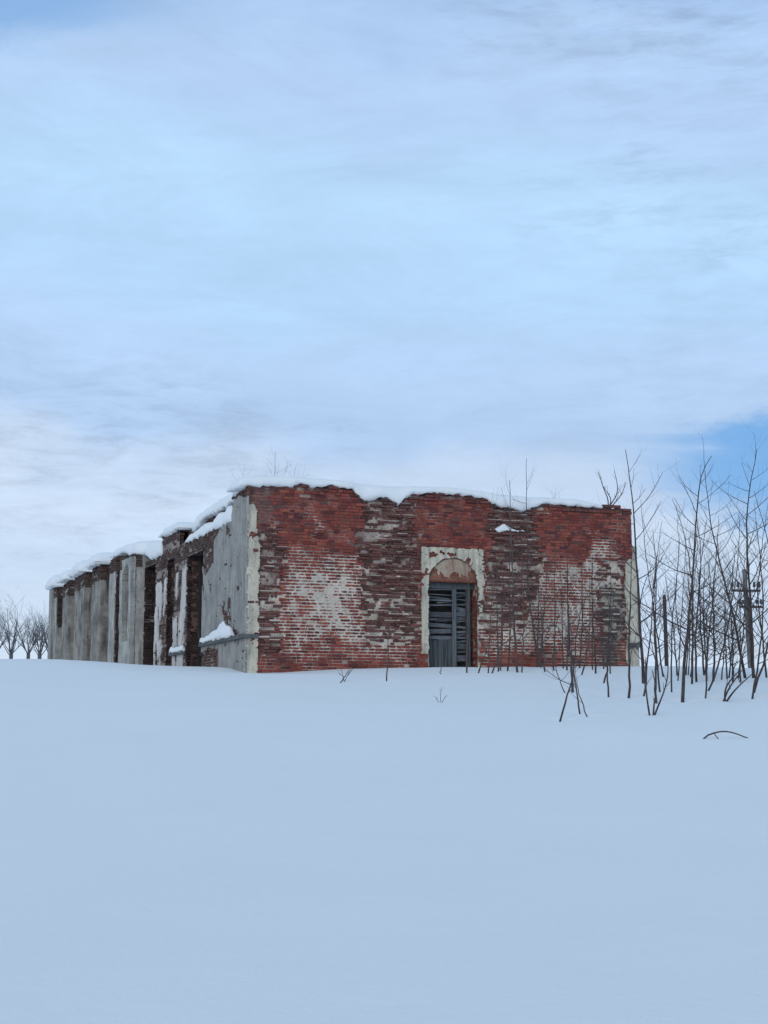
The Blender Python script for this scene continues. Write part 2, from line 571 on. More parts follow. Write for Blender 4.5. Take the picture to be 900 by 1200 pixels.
for i in range(16):
    bx = rs.choice([rs.uniform(786, 872), rs.uniform(786, 872), rs.uniform(806, 850)])
    by = rs.uniform(788, 799)
    tx = bx + rs.uniform(-16, 16)
    ty = rs.uniform(600, 690)
    mx = (bx + tx) / 2 + rs.uniform(-6, 6)
    FILL.append(([(bx, by), ((bx + mx) / 2, by * 0.75 + ty * 0.25), (mx, (by + ty) / 2), (tx, ty)], rs.uniform(2.2, 3.2), rs.randint(7, 10), 100 + i, S, None))
WALLF = []
for i in range(12):
    bx = 572 + i * 13.2 + rs.uniform(-4, 4)
    by = rs.uniform(781, 789)
    tx = bx + rs.uniform(-8, 8)
    WALLF.append(([(bx, by), ((bx + tx) / 2 + rs.uniform(-3, 3), by - 50), (tx, rs.uniform(590, 685))], rs.uniform(2.4, 3.6), rs.randint(6, 10), 150 + i, B))
WORD = ['first', 'second', 'third', 'fourth', 'fifth', 'sixth', 'seventh', 'eighth', 'ninth', 'tenth', 'eleventh', 'last']
for q, od in zip(WALLF, WORD):
    SAPL.append(q + ('thin brown stem close against the brick wall, %s from the doorway rightwards' % od,))
FILL.sort(key=lambda q: q[0][0][0])
ORD = ['nearest to', 'second from', 'third from', 'fourth from', 'fifth from', 'sixth from', 'seventh from', 'eighth from', 'ninth from', 'tenth from', 'eleventh from', 'twelfth from', 'thirteenth from', 'fourteenth from', 'fifteenth from', 'farthest from']
for q, od in zip(FILL, ORD):
    SAPL.append(q[:5] + ('thin back-row sapling, %s the dark post towards the utility pole' % od,))

sap_base = []
for pts, w, nb, sd, mt, lab in SAPL:
    q = ground_hit(*pts[0])
    # keep every stem clear of the front wall
    dd = float(np.dot(q - C0, NF))
    uu = float(np.dot(q - C0, DF))
    if dd < 0.35 and uu < 11.2:
        q = q + NF * (0.35 - dd)
        q[2] = float(ground(q[0], q[1]))
    sap_base.append(q)
    WELLS.append((q[0], q[1], 0.16 + 0.02 * w, 0.035 + 0.010 * w))


# ------------------------------------------------------------------ snow-covered ground: one sheet to the horizon
def axis_coords(lo, a, b, hi, step, grow=1.28):
    mid = list(np.arange(a, b + 1e-6, step))
    right, s = [b], step
    while right[-1] < hi:
        s *= grow
        right.append(right[-1] + s)
    left, s = [a], step
    while left[-1] > lo:
        s *= grow
        left.append(left[-1] - s)
    return np.array(left[:0:-1] + mid + right[1:])


gx_ = axis_coords(-3000, -9, 13.5, 3000, 0.13)
gy_ = axis_coords(-600, 20, 47, 4000, 0.13, 1.12)
GX, GY = np.meshgrid(gx_, gy_)
GZ = ground(GX, GY, wells=False)
near_m = (GX > -10) & (GX < 15) & (GY > 18) & (GY < 55)
GZ[near_m] = ground(GX[near_m], GY[near_m], wells=True)
nx, ny = len(gx_), len(gy_)
gv = np.stack([GX, GY, GZ], -1).reshape(-1, 3)
ii = (np.arange(ny - 1)[:, None] * nx + np.arange(nx - 1)[None]).ravel()
gf = np.stack([ii, ii + 1, ii + nx + 1, ii + nx], -1)
setp(mesh_obj('snow_ground', gv, gf, M_SNOW, smooth=True), 'smooth blue-white snowfield rising to the ruin', kind='structure')

# ------------------------------------------------------------------ the ruined building
base_z = 2.2
bld = thing('ruined_brick_building', (C0[0], C0[1], 2.9),
            'long abandoned brick ruin with peeling plaster and snow along its wall tops', 'building')

# --- front wall: outline of its broken top, measured along the wall
top_tab = [(286, 569), (300, 568), (345, 568), (382, 570), (383, 567), (390, 567), (391, 571), (400, 571), (401, 568), (407, 568), (408, 572), (419, 574),
           (420, 584), (440, 582), (458, 582), (462, 589), (474, 590), (477, 576), (485, 579), (495, 581), (498, 577), (520, 577), (526, 580), (530, 577),
           (548, 578), (552, 581), (570, 584), (578, 588), (580, 596), (588, 592), (598, 593), (602, 597), (618, 597), (624, 595), (630, 590), (650, 588), (656, 590), (700, 594),
           (703, 591), (714, 592), (718, 594), (724, 592), (732, 595), (743, 598)]
_tu = np.array([FWALL(*p)[0] for p in top_tab])
_tz = np.array([FWALL(*p)[1] for p in top_tab])
U_END = FWALL(742, 700)[0]


def top_front(u):
    return np.interp(u, _tu, _tz)


# doorway opening
D_REC = -0.46
du0, dz_sp = FWALL(502, 684)
du1 = FWALL(560, 684)[0]
d_mid, d_rad = (du0 + du1) / 2, (du1 - du0) / 2


def in_door(u, z, grow=0.0):
    u = np.asarray(u, float)
    z = np.asarray(z, float)
    r = d_rad + grow
    rect = (np.abs(u - d_mid) < r) & (z <= dz_sp)
    arc = ((u - d_mid) ** 2 + (z - dz_sp) ** 2 < r * r) & (z > dz_sp)
    return rect | arc


# inverse map of wall coordinates to the measured survey grid (used only to read the survey tables below)
def survey(u, z):
    p = FF.P(u, 0.0, z) - EYE
    f = p @ FW
    return 450 + FPX * (p @ RT) / f, 600 - FPX * (p @ UP) / f


def soft(px, a, b, s):
    return sstep(a - s, a + s, px) * (1 - sstep(b - s, b + s, px))


def zones(u, z):
    """scar (torn bond), lime (mortar smears), dirt per point of the front wall"""
    x, y = survey(u, z)
    wob = 26 * (fbm(np.asarray(u) * 1.5, np.asarray(z) * 2.2, 31, 5) - 0.5)
    wob2 = 30 * (fbm(np.asarray(u) * 1.1, np.asarray(z) * 3.0, 37, 5) - 0.5)
    xw, yw = x + wob, y + wob2
    scar = np.maximum.reduce([
        soft(xw, 296, 328, 3) * soft(yw, 622, 768, 5),
        soft(xw, 421, 486, 4) * soft(yw, 575, 660, 4),
        soft(xw, 428, 494, 5) * soft(yw, 655, 752, 6),
        soft(xw, 573, 630, 4) * soft(yw, 585, 705, 5),
        0.9 * soft(xw, 566, 622, 5) * soft(yw, 700, 735, 6),
        0.9 * soft(xw, 697, 738, 4) * soft(yw, 652, 752, 5)])
    big = fbm(np.asarray(u) * 0.9 + 5, np.asarray(z) * 1.1, 39, 5)
    lime = np.maximum.reduce([
        0.95 * soft(xw, 346, 418, 26) * soft(yw, 668, 738, 20),
        0.62 * soft(xw, 332, 440, 16) * soft(yw, 650, 752, 14),
        0.60 * soft(xw, 566, 735, 14) * soft(yw, 664, 764, 16),
        0.86 * soft(xw, 636, 700, 24) * soft(yw, 700, 750, 18),
        0.66 * soft(xw, 566, 600, 10) * soft(yw, 715, 765, 10),
        0.45 * soft(xw, 300, 340, 8) * soft(yw, 690, 745, 10),
        0.55 * soft(xw, 425, 494, 8) * soft(yw, 690, 755, 10),
        0.32 * soft(xw, 330, 494, 6) * soft(yw, 746, 776, 8),
        0.55 * sstep(0.60, 0.72, big) * soft(yw, 600, 780, 20)])
    lime = lime * (0.80 + 0.72 * big)
    mossy = 0.8 * soft(xw, 706, 730, 6) * soft(yw, 690, 785, 10)
    return scar, lime, mossy


CH = 0.0805
rng = random.Random(5)


def course_layout(u0, u1, z0, z1, rng, L=(0.255, 0.125), joint=0.012):
    k = 0
    z = z0
    out = []
    while z < z1:
        u = u0 - rng.uniform(0.0, 0.25)
        h_first = k % 2
        i = 0
        while u < u1:
            full = L[(i + h_first) % 2] if rng.random() < 0.85 else L[rng.random() < 0.5]
            w = full * rng.uniform(0.95, 1.04)
            a, b2 = max(u, u0), min(u + w, u1)
            if b2 - a > 0.04:
                out.append((k, a, b2, z, z + CH - joint))
            u += w + joint
            i += 1
        z += CH
        k += 1
    return out


def brick_verts(u0, u1, z0, z1, dback, dface, rng, worn=0.008):
    j = lambda s: rng.uniform(-s, s)
    w = worn * rng.uniform(0.5, 1.6)
    back = [(u0, dback, z0), (u1, dback, z0), (u1, dback, z1), (u0, dback, z1)]
    mid = [(u0 + j(.003), dface - w, z0 + j(.003)), (u1 + j(.003), dface - w, z0 + j(.003)), (u1 + j(.003), dface - w, z1 + j(.003)), (u0 + j(.003), dface - w, z1 + j(.003))]
    fr = [(u0 + w + abs(j(.006)), dface + j(.004), z0 + w + abs(j(.004))), (u1 - w - abs(j(.006)), dface + j(.004), z0 + w + abs(j(.004))),
          (u1 - w - abs(j(.006)), dface + j(.004), z1 - w - abs(j(.004))), (u0 + w + abs(j(.006)), dface + j(.004), z1 - w - abs(j(.004)))]
    return np.array(back + mid + fr, float)


BRF = [(8, 9, 10, 11)] + [(4 + i, 4 + (i + 1) % 4, 8 + (i + 1) % 4, 8 + i) for i in range(4)] + \
      [(i, (i + 1) % 4, 4 + (i + 1) % 4, 4 + i) for i in range(4)]


def brick_col(rng, scar, moss=0.0, tone=None):
    r = rng.random()
    if r < 0.62:
        c = np.array([0.220, 0.056, 0.043])
    elif r < 0.82:
        c = np.array([0.270, 0.078, 0.052])
    else:
        c = np.array([0.130, 0.040, 0.038])
    c = c * rng.uniform(0.82, 1.34)
    dk = np.array([0.160, 0.074, 0.062]) * rng.uniform(0.55, 1.25)
    c = c * (1 - scar) + dk * scar
    ms = np.array([0.085, 0.08, 0.07]) * rng.uniform(0.7, 1.2)
    c = c * (1 - moss) + ms * moss
    if tone is not None:
        c = c * tone
    return c


layout = course_layout(0.0, U_END, base_z + 0.3, 8.0, rng)
pair_ph = {}


def scar_depth(k, u, rg):
    """torn pilaster bond: bricks left standing out in alternate double courses"""
    key = (k, int((u + 0.37 * k) // 0.55))
    if key not in pair_ph:
        pair_ph[key] = rg.uniform(-0.085, 0.0) if rg.random() < 0.55 else rg.uniform(-0.02, 0.005)
    return pair_ph[key]


front_wall = None
cand, rest = [], Soup()
mort_beds = Soup()
dep_grid = {}
for (k, a, b, z0, z1) in layout:
    um, zm = (a + b) / 2, (z0 + z1) / 2
    tz = float(top_front(um))
    if zm > tz + rng.uniform(-0.025, 0.02):
        continue
    if bool(in_door(um, zm, 0.02)) or (bool(in_door(a, zm, 0.0)) or bool(in_door(b, zm, 0.0))):
        if bool(in_door(um, zm, 0.0)):
            continue
        # cut bricks at the opening
        if a < d_mid < b:
            continue
        if um < d_mid:
            while b - a > 0.05 and bool(in_door(b, zm, 0.0)):
                b -= 0.02
        else:
            while b - a > 0.05 and bool(in_door(a, zm, 0.0)):
                a += 0.02
    sc, lm, ms = [float(q) for q in zones(um, zm)]
    dep = rng.gauss(0, 0.0045)
    if sc > 0.4:
        dep = scar_depth(k, um, rng) + rng.gauss(0, 0.014)
        if rng.random() < 0.12:
            dep -= 0.07
    elif rng.random() < 0.012:
        dep -= 0.09
    if zm > tz - 0.14 and rng.random() < 0.3:
        dep -= rng.uniform(0, 0.06)
    elif zm > tz - 0.20 and um > 1.2:
        dep += rng.uniform(0.02, 0.07)
    xs, ys = survey(um, zm)
    tone = 1.0
    col = brick_col(rng, min(1.0, sc), ms, tone)
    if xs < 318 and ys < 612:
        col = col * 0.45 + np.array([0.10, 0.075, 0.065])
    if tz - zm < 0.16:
        col = col * 0.5 + np.array([0.035, 0.03, 0.03])  # top courses coloured darker as shade below the snow cap
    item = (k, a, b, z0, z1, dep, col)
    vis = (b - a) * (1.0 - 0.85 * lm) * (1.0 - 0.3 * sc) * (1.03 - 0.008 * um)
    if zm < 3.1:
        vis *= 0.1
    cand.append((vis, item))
    if sc > 0.45 and dep > -0.05:
        lowz = float(sstep(640, 700, ys))
        if fbm(np.array(um * 1.1), np.array(k * 3.7), 91, 2) > (0.47 if k % 2 == 1 else 0.58) - 0.09 * lowz:
            c = np.array([0.50, 0.42, 0.36]) * rng.uniform(0.6, 1.2)
            FF.box(mort_beds, a - 0.012, b + 0.012, -0.22, dep - rng.uniform(-0.004, 0.03), z1 - rng.uniform(0.0, 0.02), z1 + rng.uniform(0.004, 0.02) + 0.012 * lowz, c, 0.007, rng)

cand.sort(key=lambda q: -q[0])

# core of the wall
core = Soup()
us = np.linspace(0.15, U_END - 0.02, 82)
for a, b in zip(us[:-1], us[1:]):
    um = (a + b) / 2
    zt = float(min(top_front(a), top_front(b), top_front(um))) - 0.10
    if abs(um - d_mid) < d_rad + 0.07:
        zl = dz_sp + math.sqrt(max(0.0, (d_rad + 0.07) ** 2 - (um - d_mid) ** 2)) + 0.05
        FF.box(core, a, b, -0.90, -0.24, zl, zt)
    else:
        FF.box(core, a, b, -0.90, -0.24, base_z, zt)
front_wall = core.obj('front_wall', M_CONC, bld)
front_wall['label'] = 'red brick end wall with lime smears and torn pilaster scars'

# 300 most visible bricks are single pieces with shared meshes
protos = {}
prng = random.Random(9)
for typ, ln in (('s', 0.255), ('h', 0.125)):
    for v in range(6):
        vv = brick_verts(-0.5 * ln, 0.5 * ln, -0.034, 0.034, -0.11, 0.0, prng)
        pts = vv[:, 0:1] * DF + vv[:, 1:2] * NF + vv[:, 2:3] * np.array([0, 0, 1.0])
        me = bpy.data.meshes.new('brick')
        me.from_pydata(pts.tolist(), [], BRF)
        me.materials.append(M_BRICKO)
        # keep the wall's own axes in the mesh: scale acts along x only after un-rotating
        ca, sa = DF[0], DF[1]
        for vert in me.vertices:
            x, y, zz = vert.co
            vert.co = (x * ca + y * sa, -x * sa + y * ca, zz)
        protos[(typ, v)] = (me, ln)
rot = math.atan2(DF[1], DF[0])
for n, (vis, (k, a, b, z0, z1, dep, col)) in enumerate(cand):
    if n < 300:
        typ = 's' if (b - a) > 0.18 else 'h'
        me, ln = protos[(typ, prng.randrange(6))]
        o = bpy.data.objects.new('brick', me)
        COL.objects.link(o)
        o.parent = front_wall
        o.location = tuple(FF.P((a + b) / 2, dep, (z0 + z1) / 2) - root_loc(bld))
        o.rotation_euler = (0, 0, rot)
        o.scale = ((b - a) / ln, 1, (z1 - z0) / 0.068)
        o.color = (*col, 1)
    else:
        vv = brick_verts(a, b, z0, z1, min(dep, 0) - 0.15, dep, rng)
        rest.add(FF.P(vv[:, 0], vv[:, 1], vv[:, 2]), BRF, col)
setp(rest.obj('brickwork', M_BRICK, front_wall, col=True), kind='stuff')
setp(mort_beds.obj('mortar_beds', M_MORTAR, front_wall, col=True), kind='stuff')


# --- mortar sheet between and over the bricks
def sheet(frame, u0, u1, z0, z1, step, keep, depth, color, name, mat, parent, thick=0.0, smooth=False):
    nu, nz = int((u1 - u0) / step) + 1, int((z1 - z0) / step) + 1
    uu = np.linspace(u0, u1, nu)
    zz = np.linspace(z0, z1, nz)
    Ug, Zg = np.meshgrid(uu, zz)
    D = depth(Ug, Zg)
    Uj = Ug + (vnoise(Ug * 31, Zg * 31, 3) - .5) * step * .7
    Zj = Zg + (vnoise(Ug * 31, Zg * 31, 4) - .5) * step * .7
    cm = keep((Ug[:-1, :-1] + Ug[1:, 1:]) / 2, (Zg[:-1, :-1] + Zg[1:, 1:]) / 2)
    V = frame.P(Uj, D, Zj).reshape(-1, 3)
    idx = np.arange(nu * nz).reshape(nz, nu)
    q = np.stack([idx[:-1, :-1], idx[:-1, 1:], idx[1:, 1:], idx[1:, :-1]], -1)[cm]
    faces = q.tolist()
    if thick:
        V2 = frame.P(Uj, D - thick, Zj).reshape(-1, 3)
        off = len(V)
        V = np.concatenate([V, V2])
        pad = np.zeros((cm.shape[0] + 2, cm.shape[1] + 2), bool)
        pad[1:-1, 1:-1] = cm
        for di, dj, e in ((0, -1, (3, 0)), (0, 1, (1, 2)), (-1, 0, (0, 1)), (1, 0, (2, 3))):
            nb = pad[1 + di:pad.shape[0] - 1 + di, 1 + dj:pad.shape[1] - 1 + dj]
            m2 = cm & ~nb
            qq = np.stack([idx[:-1, :-1], idx[:-1, 1:], idx[1:, 1:], idx[1:, :-1]], -1)[m2]
            for r in qq:
                a_, b_ = r[e[0]], r[e[1]]
                faces.append((b_, a_, a_ + off, b_ + off))
    used = np.unique(np.array(faces, int)) if faces else np.zeros(0, int)
    remap = -np.ones(len(V), int)
    remap[used] = np.arange(len(used))
    V = V[used]
    faces = remap[np.array(faces, int)].tolist() if faces else []
    colv = None
    if color is not None:
        cc = color(Ug, Zg).reshape(-1, 3)
        if thick:
            cc = np.concatenate([cc, cc])
        colv = cc[used]
    return mesh_obj(name, V, faces, mat, parent, smooth, colv)


zc0 = base_z + 0.3


def m_depth(U, Zv):
    sc, lm, ms = zones(U, Zv)
    n = fbm(U * 9, Zv * 9, 41, 4) - 0.5
    n2 = fbm(U * 1.6, Zv * 1.9, 47, 4) - 0.5
    k = np.floor((Zv - zc0) / CH)
    ph = (Zv - zc0) / CH - k
    dj = np.abs(ph - 0.925)
    dj = np.minimum(dj, 1 - dj) * 2                     # 0 in the bed joint, 1 at mid brick
    hh = hash2(k.astype(int), np.zeros_like(k).astype(int), 77)
    br = np.abs(((U / 0.20 + hh) % 1.0) - 0.5) * 2      # head joints squeezed out over the brick ends
    n3 = fbm(U * 4.3 + 7, Zv * 4.3, 43, 3) - 0.5
    cover = lm * (0.80 + 1.1 * n2) + (0.8 * n + 0.9 * n3) * np.clip(lm * 5, 0, 1) + 0.95 * np.clip(br - 0.62, 0, 1) * np.clip(lm * 3, 0, 1)
    smear = -0.013 + 0.022 * np.clip((cover - 0.85 * dj) * 2.2, -0.2, 1.0)
    base = -0.014 + 0.006 * n
    w = np.clip(lm * 4, 0, 1)
    d = base * (1 - w) + smear * w
    sd = -0.072 + 0.09 * n + 0.05 * n2
    d = np.where(sc > 0.4, sd + 0.02 * lm, d)
    return d


def m_color(U, Zv):
    sc, lm, ms = zones(U, Zv)
    n = fbm(U * 3, Zv * 3, 51, 4)
    lime_c = (np.array([0.42, 0.345, 0.285]) * (1 - fbm(U * 2.1, Zv * 2.6, 57, 4)[..., None]) + np.array([0.72, 0.62, 0.52]) * fbm(U * 2.1, Zv * 2.6, 57, 4)[..., None])
    dirty = np.array([0.13, 0.07, 0.062])
    low = sstep(700, 760, survey(U, Zv)[1])
    w = np.clip(lm * 1.9 + 0.45 * low + (n - 0.56) * 2.0 + 0.10, 0, 1)
    w = np.where(sc > 0.4, np.clip(0.35 + lm * 0.9 + (n - 0.5) * 1.6, 0, 1), w)[..., None]
    c = dirty * (1 - w) + lime_c * w
    c = c * (0.82 + 0.36 * fbm(U * 1.3, Zv * 1.3, 53, 3))[..., None]
    mo = ms[..., None] * 0.7
    return c * (1 - mo) + np.array([0.11, 0.11, 0.09]) * mo


mortar = sheet(FF, 0.0, U_END, zc0, 7.9, 0.0165, lambda U, Zv: (Zv < top_front(U) - 0.05) & ~in_door(U, Zv, -0.02),
               m_depth, m_color, 'mortar', M_MORTAR, front_wall)

# --- plaster remains on the front wall: corner strips and door surround
uL1 = FWALL(303, 700)[0]
zL_top = FWALL(295, 598)[1]


def strip_left(U, Zv):
    edge = uL1 + 0.05 * (fbm(Zv * 5, U * 0 + 1, 61, 4) - 0.5) * 2 - 0.12 * sstep(zL_top - 0.9, zL_top, Zv) * 0.6
    tpo = zL_top + 0.25 * (fbm(U * 7, Zv * 0, 63, 3) - 0.5) + (edge - U) * 0.8
    hole = (fbm(U * 6, Zv * 6, 67, 4) > 0.72)
    return (U < edge) & (Zv < tpo) & ~hole


def p_depth(off):
    return lambda U, Zv: off + 0.007 * (fbm(U * 5, Zv * 5, 71, 4) - 0.5)


setp(sheet(FF, -0.018, uL1 + 0.12, base_z + .3, zL_top + 0.5, 0.024, strip_left, p_depth(0.016), None, 'plaster_strip', M_PL_FRONT, front_wall, 0.04),
     'cream plaster strip at the front left corner')
uR0 = FWALL(733, 700)[0]
zR_top = FWALL(738, 655)[1]
setp(sheet(FF, uR0 - 0.1, U_END + 0.12, base_z + .3, zR_top + 0.4, 0.024,
           lambda U, Zv: (U > uR0 + 0.07 * (fbm(Zv * 5, U * 0 + 3, 73, 4) - 0.5) * 2) & (Zv < zR_top + 0.3 * (fbm(U * 6, Zv * 0, 75, 3) - 0.5)) & (fbm(U * 6, Zv * 6, 69, 4) < 0.70),
           p_depth(0.016), None, 'plaster_strip', M_PL_FRONT, front_wall, 0.04), 'cream plaster strip at the front right corner')

us0 = FWALL(494, 700)[0]
us1 = FWALL(566.5, 700)[0]
zs1 = FWALL(530, 642)[1]
zs0l = FWALL(498, 766)[1]
zs0r = FWALL(563, 722)[1]


def surround(U, Zv):
    nz_ = fbm(U * 6, Zv * 6, 81, 4) - 0.5
    lo = np.where(U < d_mid, zs0l, zs0r) + 0.25 * nz_
    lft = us0 + 0.045 * (fbm(Zv * 6, U * 0, 83, 3) - 0.5)
    rgt = us1 + 0.14 * (fbm(Zv * 5, U * 0, 85, 4) - 0.5)
    dgrow = 0.10 * (fbm(U * 7, Zv * 7, 87, 5) - 0.42)
    hole = fbm(U * 5 + 4, Zv * 5, 89, 4) > 0.69
    return (U > lft) & (U < rgt) & (Zv > lo) & (Zv < zs1 + 0.06 * nz_) & ~in_door(U, Zv, dgrow) & ~hole


setp(sheet(FF, us0 - 0.1, us1 + 0.1, zs0l - 0.3, zs1 + 0.1, 0.02, surround, p_depth(0.024), None, 'door_surround', M_PL_FRONT, front_wall, 0.05),
     'cream plaster surround of the arched doorway')

# --- doorway: reveal, tympanum, boarded door
rev = Soup()
outl = [(d_mid - d_rad, base_z + .3), (d_mid - d_rad, dz_sp - 1.4), (d_mid - d_rad, dz_sp - 0.7)] + \
       [(d_mid + d_rad * math.cos(math.pi - math.pi * i / 18), dz_sp + d_rad * math.sin(math.pi * i / 18)) for i in range(19)] + \
       [(d_mid + d_rad, dz_sp - 0.35), (d_mid + d_rad, dz_sp - 0.7), (d_mid + d_rad, dz_sp - 1.05), (d_mid + d_rad, dz_sp - 1.4), (d_mid + d_rad, base_z + .3)]
rr = random.Random(3)
dls = np.linspace(-0.03, -0.92, 9)
vv = []
for (u_, z_) in outl:
    for d_ in dls:
        s_ = rr.uniform(0.0, 0.018)
        vv.append((u_ + (s_ if u_ > d_mid else -s_), d_, z_))
vv = np.array(vv)
nd = len(dls)
ff = [(i * nd + j, i * nd + j + 1, (i + 1) * nd + j + 1, (i + 1) * nd + j) for i in range(len(outl) - 1) for j in range(nd - 1)]
rev.add(FF.P(vv[:, 0], vv[:, 1], vv[:, 2]), ff, (0.2, 0.1, 0.085))
M_REVEAL = mat_plaster('reveal_masonry', (0.40, 0.33, 0.27), (0.22, 0.11, 0.085), (0.10, 0.06, 0.055), 0.6, (6, 2, 1))
rev.obj('door_reveal', M_REVEAL, front_wall)
# bricks standing proud on the broken right jamb
jamb = Soup()
FJ = Frame(FF.P(d_mid + d_rad, 0, 0), -NF, -DF)
for (k, a, b, z0, z1) in course_layout(0.02, 0.45, base_z + .6, dz_sp - 0.1, random.Random(21)):
    if rr.random() < 0.82:
        v_ = brick_verts(a, b, z0, z1, -0.05, rr.uniform(0.0, 0.028), rr)
        jamb.add(FJ.P(v_[:, 0], v_[:, 1], v_[:, 2]), [tuple(reversed(f)) for f in BRF], brick_col(rr, 0.45))
setp(jamb.obj('jamb_brickwork', M_BRICK, front_wall, col=True), kind='stuff')

# tympanum: brick field in the arch with plaster still on its upper part
D_TY = -0.055
ty_z0 = FWALL(525, 682, D_TY)[1]
tymp = Soup()
for (k, a, b, z0, z1) in course_layout(d_mid - d_rad, d_mid + d_rad, ty_z0, dz_sp + d_rad, random.Random(22)):
    um, zm = (a + b) / 2, (z0 + z1) / 2
    if not bool(in_door(um, zm, 0.03)):
        continue
    v_ = brick_verts(a, b, z0, z1, D_TY - 0.2, D_TY + rr.gauss(0, 0.004), rr)
    tymp.add(FF.P(v_[:, 0], v_[:, 1], v_[:, 2]), BRF, np.array([0.27, 0.095, 0.062]) * rr.uniform(0.75, 1.2))
FF.box(tymp, d_mid - d_rad + 0.03, d_mid + d_rad - 0.03, D_TY - 0.16, D_TY - 0.012, ty_z0 + .01, dz_sp + d_rad * 0.55, (0.30, 0.21, 0.17))
setp(tymp.obj('tympanum', M_BRICK, front_wall, col=True), 'orange brick field under the door arch')
zt_mid = FWALL(525, 673, D_TY)[1]
setp(sheet(FF, d_mid - d_rad, d_mid + d_rad, ty_z0, dz_sp + d_rad, 0.02,
           lambda U, Zv: in_door(U, Zv, 0.012) & (Zv > zt_mid + 0.75 * (fbm(U * 9, Zv * 3, 93, 5) - 0.5) + 0.10 * np.abs(U - d_mid - 0.1)),
           lambda U, Zv: D_TY + 0.018 + 0.008 * (fbm(U * 6, Zv * 6, 95, 3) - .5), None, 'tympanum_plaster', mat_plaster('plaster_tan', (0.50, 0.41, 0.31), (0.37, 0.27, 0.20), (0.24, 0.10, 0.07), 0.8, (8, 1, 3)), front_wall, 0.03),
     'ragged plaster left in the top of the door arch')

# boarded door
door = Soup()
DD = -0.30
FF.box(door, d_mid - d_rad + 0.01, d_mid + d_rad - 0.01, DD - 0.06, DD + 0.05, ty_z0 - 0.16, ty_z0 - 0.005)
door_o = door.obj('door', M_WOODV, front_wall)
door_o['label'] = 'weathered grey boarded door with missing slats'


def plank(px0, px1, py0, py1, dd, th, mat, tilt=0.0, name='plank'):
    a, z1 = FWALL(px0, py0, dd)
    b, z0 = FWALL(px1, py1, dd)
    s = Soup()
    pts = np.array([(a, dd - th, z0), (b, dd - th, z0 + tilt), (b, dd, z0 + tilt), (a, dd, z0), (a, dd - th, z1), (b, dd - th, z1 + tilt), (b, dd, z1 + tilt), (a, dd, z1)])
    pts += np.array([[rr.uniform(-.006, .006) for _ in range(3)] for _ in range(8)])
    s.add(FF.P(pts[:, 0], pts[:, 1], pts[:, 2]), BOXF)
    return s.obj(name, mat, door_o)


for (y0, y1, x0, x1, tl) in [(690.5, 692.5, 502, 530.5, .01), (695.5, 697.3, 502, 531, -.01), (702, 704.6, 501.6, 531, 0), (708.5, 711, 501.6, 531, .012),
                             (716.6, 723.4, 501.6, 530.5, 0), (724.5, 727, 501.6, 512, 0), (729.5, 735, 501.6, 530, -.012), (737.5, 743.2, 501.6, 529, 0.01), (744.5, 749.5, 501.6, 530, 0)]:
    plank(x0, x1, y0, y1, DD + rr.uniform(-0.025, 0.02), 0.025, M_WOODH, tl * 2.5)
xs_ = np.linspace(501.6, 531, 6)
for x0, x1 in zip(xs_[:-1], xs_[1:]):
    plank(x0 + 0.2, x1 - 0.2, 749 + rr.uniform(-1, 1.5), 800, DD - 0.02 + rr.uniform(-0.01, 0.01), 0.025, M_WOODV)
for (y0, y1, tl) in [(688, 690, .02), (694, 696.5, 0), (701.5, 703.5, -.02), (708, 710, .02), (717, 722.5, 0), (728, 729.5, .03), (733.5, 736, -.02), (740, 742, .02), (746, 748.5, 0), (751.5, 753.5, .03), (757.5, 761, 0), (763, 765.5, .02), (768, 775, 0)]:
    plank(534.5, 547.5, y0, y1, DD - 0.035 + rr.uniform(-0.01, 0.01), 0.02, M_WOODH, tl)
for (x0, x1, y0, y1, tl) in [(504, 529, 686, 690, .05), (503, 527, 698.5, 701.5, -.04), (512, 530, 705, 708, .05), (511, 529, 724, 729.5, .03), (535, 546, 697, 701, .05), (535, 546, 711, 716, -.05), (535, 546, 723.5, 727.5, .04), (535, 546, 743, 746, .05), (535, 546, 753, 757, -.03)]:
    plank(x0, x1, y0, y1, DD - 0.08 + rr.uniform(-0.02, 0.02), 0.02, M_WOODH, tl)
plank(530, 535.4, 689, 800, DD + 0.04, 0.05, M_WOODV, 0, 'door_post')
plank(546.5, 551.5, 689, 800, DD + 0.04, 0.06, M_WOODV, 0, 'door_post')
plank(500.5, 502.6, 689, 800, DD + 0.035, 0.05, M_WOODV, 0, 'door_post')

# ------------------------------------------------------------------ long side wall
LT = 7.58


def lt(px):
    return LWALL(px, 700)[0]


t_w = [(lt(237), lt(219), LWALL(228, 648)[1]), (lt(203), lt(195.5), LWALL(199, 655)[1]), (lt(181.5), lt(169.5), LWALL(176, 662)[1])]
SEG_END = lt(169.5)


def in_win(t, z, g=0.0):
    t = np.asarray(t, float)
    z = np.asarray(z, float)
    m = np.zeros(np.broadcast(t, z).shape, bool)
    for a, b, zt in t_w:
        m |= (t > a - g) & (t < b + g) & (z < zt + g)
    return m


